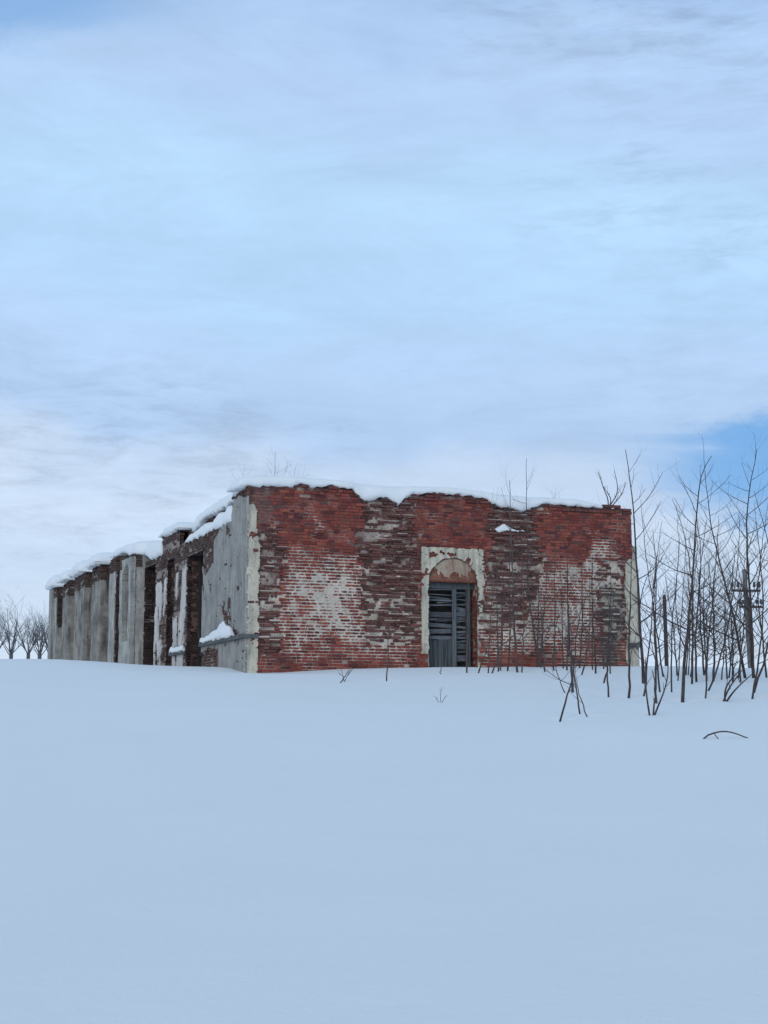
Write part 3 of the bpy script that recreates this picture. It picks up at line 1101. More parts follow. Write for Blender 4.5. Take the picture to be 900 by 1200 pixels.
side = Soup()
for a, b, z0, z1, db in [(0.35, t_w[0][0] - 0.02, base_z, 6.82, -0.14), (t_w[0][1] + 0.02, t_w[1][0] - 0.02, base_z, 6.9, -0.14), (t_w[1][1] + 0.02, t_w[2][0] - 0.02, base_z, 6.8, -0.14),
                         (t_w[0][0] - 0.02, t_w[0][1] + 0.02, t_w[0][2] + 0.03, 6.82, -0.14), (t_w[1][0] - 0.02, t_w[1][1] + 0.02, t_w[1][2] + 0.03, 6.85, -0.14),
                         (t_w[2][0] - 0.02, t_w[2][1] + 0.02, t_w[2][2] + 0.03, 6.80, -0.14),
                         (0.35, 1.45, 6.82, LT - 0.08, -0.13), (1.45, 6.9, 6.82, 7.42, -0.42), (7.5, 9.8, 6.75, 7.35, -0.30),
                         (SEG_END, 29.0, base_z, 6.6, -0.42)]:
    FL.box(side, a, b, -0.95, db, z0, z1)
side_wall = side.obj('side_wall', M_CONC, bld)
side_wall['label'] = 'long side wall with deep window openings and patchy plaster'


def side_top(t):
    n = 0.16 * (fbm(np.asarray(t) * 3.0, np.asarray(t) * 0 + 2, 101, 3) - 0.5)
    z = np.where(t < 1.5, LT, np.where(t < 6.8, 6.86 + n, np.where(t < 7.6, 6.95 + n, np.where(t < 9.9, 7.4 + n, 6.85 + n))))
    return z


def plaster_cover(t, z):
    """1 where render still clings to the side wall"""
    n = fbm(t * 1.3, z * 1.3, 111, 5) - 0.5
    n2 = fbm(t * 2.4, z * 0.7, 113, 5) - 0.5
    a = (t < t_w[0][0] - 0.02) & (z < 6.75 + 0.5 * n - 0.28 * sstep(2.2, 4.4, t) + 0.62 * (1 - sstep(1.2, 1.7, t)))
    a &= ~((t > 3.3) & (z > 5.9 + 0.8 * n2))
    a &= ~((t > 2.7) & (z < 3.62 + n * 0.4))
    a &= ~((n > 0.19) & (t > 0.4))
    return a & ~in_win(t, z, 0.03)


def lime_cover(t, z):
    n = fbm(t * 1.3, z * 1.3, 111, 5) - 0.5
    n2 = fbm(t * 2.6, z * 0.9, 113, 5) - 0.5
    return (t > t_w[0][1] + 0.08) & (t < t_w[2][0] - 0.06) & (z < 6.1 + n) & (n2 > 0.045) & (z > 3.0) & ~in_win(t, z, 0.05)


sb = Soup()
sr = random.Random(12)
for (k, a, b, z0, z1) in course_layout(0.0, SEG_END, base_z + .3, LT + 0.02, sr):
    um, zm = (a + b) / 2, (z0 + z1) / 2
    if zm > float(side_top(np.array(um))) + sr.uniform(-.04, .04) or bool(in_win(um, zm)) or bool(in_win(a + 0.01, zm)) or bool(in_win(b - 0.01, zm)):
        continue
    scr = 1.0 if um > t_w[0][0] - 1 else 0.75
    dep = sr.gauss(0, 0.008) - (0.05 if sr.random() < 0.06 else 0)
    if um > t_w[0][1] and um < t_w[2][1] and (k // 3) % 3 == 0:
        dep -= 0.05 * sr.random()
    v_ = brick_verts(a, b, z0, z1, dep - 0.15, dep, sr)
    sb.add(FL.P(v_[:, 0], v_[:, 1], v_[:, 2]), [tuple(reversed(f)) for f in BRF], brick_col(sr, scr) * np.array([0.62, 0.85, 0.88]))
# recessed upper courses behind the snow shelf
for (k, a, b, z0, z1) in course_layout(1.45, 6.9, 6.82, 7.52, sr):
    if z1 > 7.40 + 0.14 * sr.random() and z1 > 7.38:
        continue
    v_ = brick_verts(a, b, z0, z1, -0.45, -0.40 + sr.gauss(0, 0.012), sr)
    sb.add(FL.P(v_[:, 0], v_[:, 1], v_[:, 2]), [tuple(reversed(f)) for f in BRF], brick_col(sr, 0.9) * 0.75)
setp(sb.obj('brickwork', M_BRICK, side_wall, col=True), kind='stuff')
sheet(FL, 0.0, SEG_END, base_z + .3, LT, 0.04, lambda t, z: (z < side_top(t) - 0.06) & ~in_win(t, z, 0.0),
      lambda t, z: -0.016 + 0.02 * (fbm(t * 6, z * 6, 121, 4) - .5),
      lambda t, z: (np.array([0.30, 0.25, 0.22]) * (0.4 + 1.0 * fbm(t * 2, z * 2, 123, 4))[..., None]), 'mortar', M_MORTAR, side_wall)
setp(sheet(FL, -0.018, t_w[2][0], base_z + .3, LT, 0.03, plaster_cover, lambda t, z: 0.018 + 0.012 * (fbm(t * 3, z * 3, 125, 4) - .5), None,
           'plaster_patch', M_PL_SIDE, side_wall, 0.045), 'grey plaster still covering the side wall by the corner')
setp(sheet(FL, t_w[0][1], t_w[2][0], base_z + .3, LT, 0.03, lime_cover, lambda t, z: 0.02 + 0.014 * (fbm(t * 3, z * 3, 129, 4) - .5), None,
           'limewash_patch', mat_plaster('limewash_pale', (0.66, 0.62, 0.58), (0.50, 0.47, 0.44), (0.25, 0.23, 0.21), 0.4, (4, 4, 2)), side_wall, 0.045), 'pale limewash flakes on the brick between the side windows')
# window jambs that face the camera, recess shade painted into the brick tint
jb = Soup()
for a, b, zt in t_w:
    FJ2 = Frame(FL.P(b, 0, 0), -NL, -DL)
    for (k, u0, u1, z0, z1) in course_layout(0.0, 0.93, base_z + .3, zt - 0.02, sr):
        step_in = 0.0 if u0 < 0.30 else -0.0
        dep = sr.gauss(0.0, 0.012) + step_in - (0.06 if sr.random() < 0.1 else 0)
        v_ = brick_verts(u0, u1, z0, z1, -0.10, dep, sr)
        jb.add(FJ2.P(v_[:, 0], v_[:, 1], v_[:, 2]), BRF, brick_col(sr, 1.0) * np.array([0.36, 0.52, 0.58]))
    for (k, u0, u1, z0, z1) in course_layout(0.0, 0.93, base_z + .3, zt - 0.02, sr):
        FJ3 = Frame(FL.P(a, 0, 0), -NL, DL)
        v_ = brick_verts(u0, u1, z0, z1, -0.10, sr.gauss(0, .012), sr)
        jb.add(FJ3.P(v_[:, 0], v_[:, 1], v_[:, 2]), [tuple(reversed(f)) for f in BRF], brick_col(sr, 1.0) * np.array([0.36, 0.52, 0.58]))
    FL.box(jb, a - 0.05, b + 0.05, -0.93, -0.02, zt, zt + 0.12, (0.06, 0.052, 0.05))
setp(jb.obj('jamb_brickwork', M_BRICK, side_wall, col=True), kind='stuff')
# timber left in the nearest opening
tb = Soup()
a, b, zt = t_w[0]
FL.box(tb, b - 0.16, b - 0.06, -0.42, -0.32, base_z, zt)
FL.box(tb, a + 0.1, b - 0.05, -0.42, -0.34, 3.55, 3.65)
tb.obj('window_frame', M_DARKW, side_wall)
beam = Soup()
p0 = FL.P(a + 0.25, -0.36, 3.0)
p1 = FL.P(b - 0.1, -0.30, 4.4)
dv = (p1 - p0) / np.linalg.norm(p1 - p0)
sx = np.cross(dv, DL)
sx /= np.linalg.norm(sx)
sy = np.cross(dv, sx)
pts = [p + sx * i * 0.045 + sy * j * 0.045 for p in (p0, p1) for (i, j) in ((-1, -1), (1, -1), (1, 1), (-1, 1))]
beam.add(np.array(pts), BOXF)
beam.obj('fallen_beam', M_DARKW, side_wall)

# ledge round the corner
zl = 3.83
lg = Soup()
FL.box(lg, -0.05, lt(238), 0.005, 0.11, zl - 0.10, zl, None, 0.006, rr)
FF.box(lg, -0.098, uL1 - 0.02, 0.006, 0.075, zl - 0.098, zl - 0.004, None, 0.004, rr)
FL.box(lg, t_w[0][1] + 0.05, t_w[1][0] - 0.05, 0.01, 0.12, 3.62, 3.72, None, 0.01, rr)
lg.obj('stone_ledge', M_LEDGE, side_wall)
FFR = Soup()
FF.box(FFR, uR0 + 0.02, U_END + 0.16, 0.02, 0.09, zl - 0.14, zl - 0.02, None, 0.006, rr)
FFR.obj('stone_ledge', M_LEDGE, front_wall)


# --- piers of the long side
def rough_block(frame, t0, t1, d0, d1, z0, z1, amp, seed, step=0.14, taper=0.0, ragged=0.12, flare=0.0):
    """closed block with uneven faces; top edge ragged"""
    s = Soup()
    ring_pts = []
    n1 = max(2, int((t1 - t0) / step))
    n2 = max(2, int((d1 - d0) / step))
    per = [(t0 + (t1 - t0) * i / n1, d1) for i in range(n1)] + [(t1, d1 - (d1 - d0) * i / n2) for i in range(n2)] + \
          [(t1 - (t1 - t0) * i / n1, d0) for i in range(n1)] + [(t0, d0 + (d1 - d0) * i / n2) for i in range(n2)]
    nzz = int((z1 - z0) / step) + 1
    tc_, dc_ = (t0 + t1) / 2, (d0 + d1) / 2
    m = len(per)
    V = []
    for kz in range(nzz + 1):
        fz = kz / nzz
        for i, (t_, d_) in enumerate(per):
            z_ = z0 + (z1 - z0) * fz
            if kz == nzz:
                z_ += ragged * (2 * hash2(np.array(i // 2), np.array(seed), 5) - 1)
            nn = fbm(np.array(i * 0.45), np.array(z_ * 1.6), seed, 4) - 0.5
            loss = max(0.0, fbm(np.array(i * 0.3 + 50), np.array(z_ * 0.9), seed + 3, 4) - 0.60) * 0.5
            sc_ = 1 + 0.0
            k_ = amp * 2 * nn - loss
            vt, vd = t_ - tc_, d_ - dc_
            L_ = math.hypot(vt, vd)
            fl = flare * max(0.0, fz - 0.8) * 5
            V.append((t_ + vt / L_ * (k_ + fl) * 0.7, d_ + vd / L_ * (k_ + fl) * 0.7, z_))
    V = np.array(V, float)
    F = []
    for kz in range(nzz):
        for i in range(m):
            j = (i + 1) % m
            F.append((kz * m + i, (kz + 1) * m + i, (kz + 1) * m + j, kz * m + j))
    ctr = len(V)
    V = np.concatenate([V, [[tc_, dc_, z1 - 0.02]]])
    for i in range(m):
        F.append((nzz * m + i, ctr, nzz * m + (i + 1) % m))
    s.add(frame.P(V[:, 0], V[:, 1], V[:, 2]), F)
    return s


def pier_row(d, px0, px1, zt, hd):
    return (LWALL(px0, 700, d)[0], LWALL(px1, 700, d)[0], d, zt, hd)


PIERS = [  # outer face surveyed per pier: projection, near edge, far edge, top, height of bared brick head
    pier_row(0.29, 158.5, 148.5, 7.22, 0.22),
    pier_row(0.30, 147.0, 140.0, 7.42, 0.30),
    pier_row(0.34, 134.5, 127.5, 7.40, 0.25),
    pier_row(0.40, 117.5, 107.5, 7.48, 0.40),
    pier_row(0.42, 98.5, 87.5, 7.50, 0.42),
    pier_row(0.36, 80.0, 73.5, 7.55, 0.45),
    pier_row(0.36, 66.5, 59.5, 7.58, 0.30),
]
T_END = PIERS[-1][1]
M_PL_LIGHT = mat_plaster('plaster_pale', (0.50, 0.48, 0.44), (0.30, 0.29, 0.27), (0.10, 0.098, 0.094), 0.7, (5, 3, 1))
M_PL_BROWN = mat_plaster('bared_masonry', (0.20, 0.165, 0.145), (0.105, 0.082, 0.074), (0.05, 0.042, 0.04), 0.6, (2, 9, 4))
PIER_MAT = [M_PL_LIGHT, M_PL_LIGHT, M_PL_LIGHT, M_PL_PIER, M_PL_PIER, M_PL_PIER, M_PL_LIGHT]
for i, (t0, t1, dpj, zt, hd) in enumerate(PIERS):
    s_ = rough_block(FL, t0, t1, -0.85, dpj, base_z, zt - hd, 0.055, 200 + i * 7, 0.13, 0, 0.08)
    pier = s_.obj('pier', PIER_MAT[i], bld, smooth=False)
    hb = Soup()
    pr = random.Random(300 + i)
    # exposed brick head of the pier
    FL.box(hb, t0 + 0.06, t1 - 0.06, -0.8, dpj - 0.06, zt - hd - 0.4, zt - 0.16, (0.10, 0.085, 0.08))
    for (k, u0, u1, z0, z1) in course_layout(t0 - 0.02, t1 + 0.02, zt - hd - 0.30, zt, pr):
        lose = fbm(np.array(u0 * 2.0), np.array(z0 * 2.0), 330 + i, 3)
        if z0 > zt - hd * 0.8 * lose - 0.05 or lose > 0.72:
            continue
        v_ = brick_verts(u0, u1, z0, z1, dpj - 0.2, dpj + 0.012 + pr.gauss(0, .012), pr)
        hb.add(FL.P(v_[:, 0], v_[:, 1], v_[:, 2]), [tuple(reversed(f)) for f in BRF], brick_col(pr, 1.0) * np.array([0.62, 0.85, 0.85]))
    FN = Frame(FL.P(t0, dpj, 0), -NL, -DL)
    for (k, u0, u1, z0, z1) in course_layout(-0.02, dpj + 0.55, zt - hd - 0.30, zt, pr):
        lose = fbm(np.array(u0 * 2.0 + 9), np.array(z0 * 2.0), 350 + i, 3)
        if z0 > zt - hd * 0.8 * lose - 0.05 or lose > 0.72:
            continue
        v_ = brick_verts(u0, u1, z0, z1, -0.15, 0.012 + pr.gauss(0, .012), pr)
        hb.add(FN.P(v_[:, 0], v_[:, 1], v_[:, 2]), BRF, brick_col(pr, 1.0) * np.array([0.62, 0.85, 0.85]))
    if i in (2, 6):
        # side face bared to the brick
        for (k, u0, u1, z0, z1) in course_layout(0.03, dpj + 0.3, base_z + 0.6, zt - hd - 0.3, pr):
            if i == 6 and z0 < 5.4 + 0.5 * pr.random():
                continue
            v_ = brick_verts(u0, u1, z0, z1, -0.15, 0.045 + pr.gauss(0, .012), pr)
            hb.add(FN.P(v_[:, 0], v_[:, 1], v_[:, 2]), BRF, brick_col(pr, 1.0) * np.array([0.5, 0.72, 0.78]))
    setp(hb.obj('brick_head', M_BRICK, pier, col=True), kind='stuff')
p1 = PIERS[0]
na, nb_ = p1[0] + 0.22, p1[1] - 0.10
nm_, nr_ = (na + nb_) / 2, (nb_ - na) / 2
nzt = LWALL(152, 662, p1[2])[1]
setp(sheet(FL, p1[0] - 0.03, p1[1] + 0.02, base_z + .5, p1[3] - 0.2, 0.05,
           lambda t, z: ~(((np.abs(t - nm_) < nr_) & (z < nzt - nr_) & (z > 4.3)) | ((t - nm_) ** 2 + (z - nzt + nr_) ** 2 < nr_ ** 2)),
           lambda t, z: p1[2] + 0.17 + 0.02 * (fbm(t * 3, z * 3, 127, 3) - .5), None, 'niche_frame', M_PL_LIGHT, side_wall, 0.16), 'pale plaster framing an arched niche')
# low walls between the piers
inf = Soup()
for (p, q) in zip(PIERS[:-1], PIERS[1:]):
    FL.box(inf, p[1] - 0.1, q[0] + 0.1, -0.8, -0.35, base_z, 6.7 + 0.1 * rr.random(), None, 0.02, rr)
inf.obj('infill_wall', M_PL_BROWN, bld)

# right, rear walls and an added roof deck, unseen, that darkens the interior
rw = Soup()
FR = Frame(FF.P(U_END, 0, 0), DL, DF)
FR.box(rw, 0.16, T_END - 0.2, -0.85, -0.02, base_z, 7.45)
FR.box(rw, 0.02, 0.75, -0.02, 0.16, base_z, FWALL(740, 640)[1])
rw.obj('right_wall', M_PL_SIDE, bld)
re_ = Soup()
FB = Frame(FL.P(T_END - 0.15, 0, 0), DF, DL)
FB.box(re_, -0.45, U_END + 0.0, -0.8, -0.01, base_z, 7.4)
re_.obj('rear_wall', M_PL_SIDE, bld)
rf = Soup()
FF.box(rf, 0.9, U_END - 0.84, -T_END + 0.9, -0.88, 6.75, 6.95)
rf.obj('added_roof_deck', M_CONC, bld)


# ------------------------------------------------------------------ snow lying on the building
def snow_loft(name, frame, ts, dfront, dback, zb, zt, seed, label, rnd=3.0, hang=0.0):
    """rounded snow bank along a wall: sections from outer lip over the crest to the inner edge"""
    ts = np.asarray(ts, float)
    n = len(ts)
    g = lambda a: np.broadcast_to(np.asarray(a, float), (n,))
    dfront, dback, zb, zt = g(dfront), g(dback), g(zb), g(zt)
    prof = [(0.0, 0.10, -0.06), (0.0, 0.0, 0.02), (-0.01, 0.0, 0.30), (0.02, 0.0, 0.55), (0.06, 0.0, 0.76), (0.16, 0.0, 0.91), (0.32, 0, 0.985), (0.52, 0, 1.0), (0.75, 0, 0.93), (0.93, 0, 0.70), (1.0, 0, 0.25), (1.0, 0, -0.05)]
    m = len(prof)
    V = np.zeros((n, m, 3))
    for i in range(n):
        endf = min(1.0, min(i, n - 1 - i) / rnd)
        endf = math.sqrt(endf * (2 - endf))
        for j, (a, inn, b) in enumerate(prof):
            w = dfront[i] - dback[i]
            nz_ = (fbm(np.array(ts[i] * 2.3), np.array(j * 0.55), seed, 3) - 0.5)
            nf = (fbm(np.array(ts[i] * 6.5), np.array(j * 0.9), seed + 5, 3) - 0.5)
            h = zt[i] - zb[i]
            hh = h * (b if b < 0 else b * (0.25 + 0.75 * endf))
            d_ = dfront[i] - a * w - inn * 0.6 + 0.06 * nz_ + 0.03 * nf
            z_ = zb[i] + hh + (0.05 * nz_ * (b > 0.2))
            if j in (0, 1):
                z_ += 0.09 * nf * 2 - hang
            V[i, j] = (ts[i], d_, z_)
    V = V.reshape(-1, 3)
    F = [(i * m + j, (i + 1) * m + j, (i + 1) * m + j + 1, i * m + j + 1) for i in range(n - 1) for j in range(m - 1)]
    F += [(i * m + m - 1, (i + 1) * m + m - 1, (i + 1) * m, i * m) for i in range(n - 1)]
    F += [tuple(range(m)), tuple(range(n * m - 1, n * m - m - 1, -1))]
    o = mesh_obj(name, frame.P(V[:, 0], V[:, 1], V[:, 2]), F, M_SNOW, None, True)
    return setp(o, label, 'snow')


cap_tab = [(276, 563), (290, 560), (305, 558.5), (340, 560), (380, 563), (410, 567), (440, 571), (480, 571.5), (520, 573), (560, 576.5), (590, 581), (620, 584), (660, 586), (690, 588.5), (704, 590)]
cu = np.array([FWALL(*p)[0] for p in cap_tab])
cz = np.array([FWALL(*p)[1] for p in cap_tab])
us = np.arange(-0.25, FWALL(706, 590)[0], 0.07)
ztop = np.interp(us, cu, cz)
zbot = top_front(us)
kern = np.ones(5) / 5
zbs = np.convolve(np.pad(zbot, 2, mode='edge'), kern, 'valid')
gapm = np.clip(np.maximum(0.10, ztop - zbs), 0.10, 0.9)
snow_loft('snow_bank', FF, us, 0.05 + 0.07 * fbm(us * 1.6, us * 0, 149, 3), -1.15, ztop - gapm, ztop + 0.085 * np.clip((us[-1] - us) / 0.8, 0, 1), 401, 'long snow cap along the top of the red brick front wall', hang=0.01)

ts = np.arange(0.22, 6.95, 0.08)
snow_loft('snow_bank', FL, ts, np.interp(ts, [0, 1.3, 1.7, 7], [0.10, 0.08, -0.26, -0.22]), -1.2,
          np.interp(ts, [0, 1.4, 6, 7], [7.56, 7.50, 7.42, 7.15]), np.interp(ts, [0, 1.5, 5, 6.6, 7], [7.80, 7.84, 7.80, 7.72, 7.4]), 402,
          'snow cap curving along the side wall top from the front corner')
ts = np.arange(1.5, 6.7, 0.08)
snow_loft('snow_drift', FL, ts, 0.03, -0.42, 6.84, 6.9 + np.interp(ts, [1.5, 2.2, 3.5, 4.6, 5.6, 6.7], [0.34, 0.36, 0.27, 0.25, 0.2, 0.08]) * (0.35 + 1.2 * fbm(ts * 1.9, ts * 0 + 4, 147, 4)), 403,
          'snow patch on the broken shelf below the side wall\'s cap')
ts = np.arange(7.3, 10.1, 0.08)
snow_loft('snow_bank', FL, ts, 0.10, -1.1, 7.36, np.interp(ts, [7.3, 8.2, 9.4, 10.1], [7.50, 7.66, 7.66, 7.5]), 404,
          'small snow cap on the brick stub past the first window')
ts = np.arange(9.9, PIERS[2][1] + 0.1, 0.1)
snow_loft('snow_bank', FL, ts, np.interp(ts, [9.9, 12.2, 12.6, 18.2], [0.06, 0.06, 0.30, 0.33]), -1.1,
          np.interp(ts, [9.9, 11.5, 12.4, 13.5, 14.5, 18.2], [6.85, 6.85, 7.1, 7.16, 7.40, 7.40]), np.interp(ts, [9.9, 11, 13, 15, 17, 18.2], [7.38, 7.45, 7.62, 7.72, 7.74, 7.66]), 405,
          'broad sloping snow bank over the middle of the side wall')
for i, (p, lab) in enumerate(zip(PIERS[3:], ['snow cap on the plaster pier next to the broad snow bank', 'snow cap on the second plaster pier from the far end of the ruin',
                                            'snow cap on the last but one pier, beside the end pier', 'snow cap on the farthest pier at the left end'])):
    ts = np.arange(p[0] - 0.12, p[1] + 0.18, 0.07)
    snow_loft('snow_bank', FL, ts, p[2] + 0.24, -0.75, p[3] - 0.12, p[3] + 0.34 + 0.06 * (i % 2), 410 + i, lab, rnd=9.0)
# drift on the ledge, ledge of the second pier, and snow caught in the scar
ts = np.arange(1.0, lt(239), 0.06)
zz = np.interp(ts, [1.0, 1.4, 1.9, 2.6, 3.6, 4.4], [0.05, 0.30, 0.42, 0.28, 0.16, 0.1]) * (0.75 + 0.5 * fbm(ts * 3.1, ts * 0, 143, 3))
snow_loft('snow_drift', FL, ts, 0.12, 0.01, zl, zl + zz, 421, 'snow heap on the ledge of the plastered side wall')
ts = np.arange(t_w[0][1] + 0.05, t_w[1][0] - 0.05, 0.06)
snow_loft('snow_drift', FL, ts, 0.13, 0.0, 3.72, 3.72 + 0.08 + 0.13 * fbm(ts * 2.5, ts * 0, 141, 3), 422, 'small snow heap on the ledge between the two side windows')
ua, ub = FWALL(573, 621)[0], FWALL(615, 621)[0]
zsn = FWALL(590, 622)[1]
ts = np.arange(ua, ub, 0.045)
snow_loft('snow_drift', FF, ts, 0.0, -0.15, zsn, zsn + 0.04 + 0.15 * np.exp(-((ts - ua - 0.42) / 0.16) ** 2) + 0.02 * np.sin(ts * 9), 423, 'snow lodged in the torn brick scar right of the doorway')
# snow sheet on the added roof deck
rs_u = np.linspace(0.9, U_END - 0.85, 22)
rs_d = np.linspace(-0.9, -T_END + 0.95, 60)
Ug, Dg = np.meshgrid(rs_u, rs_d)
Zg = 7.12 + 0.2 * (fbm(Ug * 0.5, Dg * 0.5, 431, 3) - 0.5)
idx = np.arange(Ug.size).reshape(Ug.shape)
q = np.stack([idx[:-1, :-1], idx[1:, :-1], idx[1:, 1:], idx[:-1, 1:]], -1).reshape(-1, 4)
setp(mesh_obj('roof_snow', FF.P(Ug, Dg, Zg).reshape(-1, 3), q, M_SNOW, None, True), 'snow lying on the added flat deck inside the wall tops', 'snow', kind='stuff')


# ------------------------------------------------------------------ trees, shrubs
def tube(s, pts, rad, sides=5):
    pts = np.asarray(pts, float)
    n = len(pts)
    tang = np.gradient(pts, axis=0)
    tang /= np.linalg.norm(tang, axis=1)[:, None] + 1e-9
    ref = np.array([0.31, 0.95, 0.05])
    a = np.cross(tang, ref)
    a /= np.linalg.norm(a, axis=1)[:, None] + 1e-9
    b = np.cross(tang, a)
    ang = np.arange(sides) * 2 * math.pi / sides
    V = pts[:, None] + np.asarray(rad)[:, None, None] * (np.cos(ang)[None, :, None] * a[:, None] + np.sin(ang)[None, :, None] * b[:, None])
    F = [(i * sides + j, i * sides + (j + 1) % sides, (i + 1) * sides + (j + 1) % sides, (i + 1) * sides + j) for i in range(n - 1) for j in range(sides)]
    F.append(tuple(range((n - 1) * sides, n * sides)))
    s.add(V.reshape(-1, 3), F)


def smooth_path(pts, n):
    pts = np.asarray(pts, float)
    L = np.concatenate([[0], np.cumsum(np.linalg.norm(np.diff(pts, axis=0), axis=1))])
    t = np.linspace(0, L[-1], n)
    out = np.stack([np.interp(t, L, pts[:, k]) for k in range(3)], -1)
    for _ in range(3):
        out[1:-1] = 0.25 * out[:-2] + 0.5 * out[1:-1] + 0.25 * out[2:]
    return out


def grow(s, p, d, length, r, rg, level, maxlev, up=0.35, wig=0.10):
    n = 6 if level < maxlev else 5
    pts = [p]
    dd = np.array(d, float)
    for i in range(n):
        dd = dd + np.array([rg.gauss(0, wig), rg.gauss(0, wig), rg.gauss(0, wig * .5) + up / n])
        dd /= np.linalg.norm(dd)
        pts.append(pts[-1] + dd * length / n)
    rad = np.linspace(r, r * 0.42, n + 1)
    tube(s, pts, rad, 4 if level < maxlev else 3)
    if level < maxlev:
        for i in range(2, n + 1):
            if rg.random() < 0.75:
                side = np.cross(dd, [rg.gauss(0, 1), rg.gauss(0, 1), rg.gauss(0, 1)])
                side /= np.linalg.norm(side) + 1e-9
                nd_ = dd * 0.75 + side * 0.65
                nd_ /= np.linalg.norm(nd_)
                grow(s, pts[i], nd_, length * rg.uniform(0.35, 0.6), rad[i] * 0.6, rg, level + 1, maxlev, up, wig)


def sapling(name, pts3, r0, nb, seed, mat, label, group=None, lev=2, blen=0.34):
    rg = random.Random(seed)
    base = pts3[0]
    t = thing(name, base, label, 'sapling', group)
    path = smooth_path(pts3, 16)
    path[1:-1] += np.array([[rg.gauss(0, .008), rg.gauss(0, .008), 0] for _ in range(14)])
    path = np.concatenate([[path[0] - (path[1] - path[0]) / np.linalg.norm(path[1] - path[0]) * 0.22], path])
    rad = r0 * (1 - np.linspace(0, 1, 17) ** 0.85 * 0.84)
    st = Soup()
    tube(st, path, rad, 6)
    st.obj('trunk', mat, t, smooth=True)
    H = np.linalg.norm(path[-1] - path[0])
    bs = Soup()
    side0 = rg.uniform(0, 6.28)
    nb = int(nb * (2.0 if pts3[0][0] > 6.4 else 1.5))
    f0 = 0.16 if seed >= 100 else 0.22
    for i in range(nb):
        f = f0 + (0.94 - f0) * (i + rg.random() * 0.7) / max(nb, 1)
        k = min(15, int(f * 16))
        p = path[k] + (path[k + 1] - path[k]) * (f * 16 - k if k < 15 else 0.5)
        az = side0 + i * 2.4 + rg.gauss(0, 0.4)
        ax = path[k + 1] - path[k]
        ax /= np.linalg.norm(ax)
        out = np.array([math.cos(az), math.sin(az), 0])
        el = rg.uniform(0.55, 0.95)
        d = ax * (1.15 - el) + out * el * 0.9
        d /= np.linalg.norm(d)
        ln = H * blen * rg.uniform(0.45, 1.0) * (1.05 - 0.55 * f)
        grow(bs, p, d, ln, rad[k] * rg.uniform(0.42, 0.58), rg, 1, lev, 0.5, 0.07)
    if bs.n:
        bs.obj('crown', mat, t)
    return t


for (pts, w, nb, sd, mt, lab), q in zip(SAPL, sap_base):
    rg = random.Random(sd * 3 + 1)
    y0 = q[1]
    ps = [q]
    dy = 0.0
    for (px, py) in pts[1:]:
        dy += rg.uniform(-0.12, 0.12)
        yy = y0 + dy
        u_chk = at_depth(px, py, yy)
        dwall = float(np.dot(u_chk - C0, NF))
        if dwall < 0.3 and float(np.dot(u_chk - C0, DF)) < 11.3 and u_chk[2] < 7.8:
            yy -= (0.3 - dwall) / 0.93
        ps.append(at_depth(px, py, yy))
    nm = 'bare_sapling' if abs(pts[0][1] - pts[-1][1]) > 40 else 'dead_twig'
    r0 = 0.37 * w * y0 / FPX
    sapling(nm, ps, r0, nb, sd, mt, lab, 'thin stems against the wall' if sd >= 150 else 'back row saplings' if sd >= 100 else 'bare saplings before the ruin')


def bush(name, px, py, stems, r0, seed, label, mat=M_BARK, base=None):
    q = ground_hit(px, py) if base is None else base
    rg = random.Random(seed)
    t = thing(name, q, label, 'shrub')
    for pl in stems:
        s = Soup()
        ps = [q + np.array([rg.gauss(0, .05), rg.gauss(0, .05), -0.12])] + [at_depth(a_, b_, q[1] + rg.uniform(-.15, .15)) for a_, b_ in pl]
        path = smooth_path(ps, 12)
        rad = np.linspace(r0, r0 * 0.35, 12)
        tube(s, path, rad, 5)
        for i in range(4, 11):
            if rg.random() < 0.55:
                d = path[i] - path[i - 1]
                d /= np.linalg.norm(d)
                d = d + np.array([rg.gauss(0, .6), rg.gauss(0, .4), 0.25])
                d /= np.linalg.norm(d)
                grow(s, path[i], d, rg.uniform(0.1, 0.35) * np.linalg.norm(path[-1] - path[0]), rad[i] * 0.6, rg, 2, 2, 0.3, 0.08)
        s.obj('stem', mat, t)
    return t


bush('bare_shrub', 765, 838, [[(758, 818), (756, 795), (757, 770)], [(766, 825), (770, 808), (764, 785)], [(770, 830), (779, 810), (784, 788), (782, 770)]], 0.018, 501,
     'small three-stemmed shrub alone on the snow left of the hooked sapling')
bush('bare_shrub', 847, 822, [[(853, 808), (866, 790), (872, 783)], [(858, 812), (872, 798), (884, 788)], [(849, 806), (858, 795), (868, 784)]], 0.022, 502,
     'flattened shrub with stems bent right, below the utility pole')
bush('bare_shrub', 516, 823, [[(516, 818), (516.5, 812), (517, 806)], [(512, 819), (508, 815)], [(520, 819), (524, 815)]], 0.006, 503,
     'tiny dry weed standing in the open snow below the door')
bush('bare_shrub', 404, 798, [[(407, 792), (410, 787), (414, 783)], [(402, 792), (400, 785)]], 0.010, 504, 'pair of thin dry stalks at the snow edge left of the lone sapling')

# fallen twig lying on the snow
q0 = ground_hit(823, 866)
q1 = ground_hit(878, 865)
s = Soup()
tpts = []
for i in range(9):
    f = i / 8
    p = q0 + (q1 - q0) * f
    p[2] = float(ground(p[0], p[1])) + 0.012 + 0.085 * math.sin(math.pi * min(1, f * 1.1 + 0.0)) ** 1.0
    tpts.append(p)
tpts[0][2] -= 0.03
tpts[-1][2] -= 0.02
tube(s, tpts, np.linspace(0.013, 0.008, 9), 5)
tube(s, [tpts[2] + np.array([0, 0, 0]), tpts[2] + np.array([0.05, -0.05, -0.08]), tpts[2] + np.array([0.07, -0.09, -0.16])], np.array([.007, .006, .004]), 4)
setp(s.obj('fallen_twig', M_BARK), 'arched dark twig lying alone on the snow at the right', 'twig')

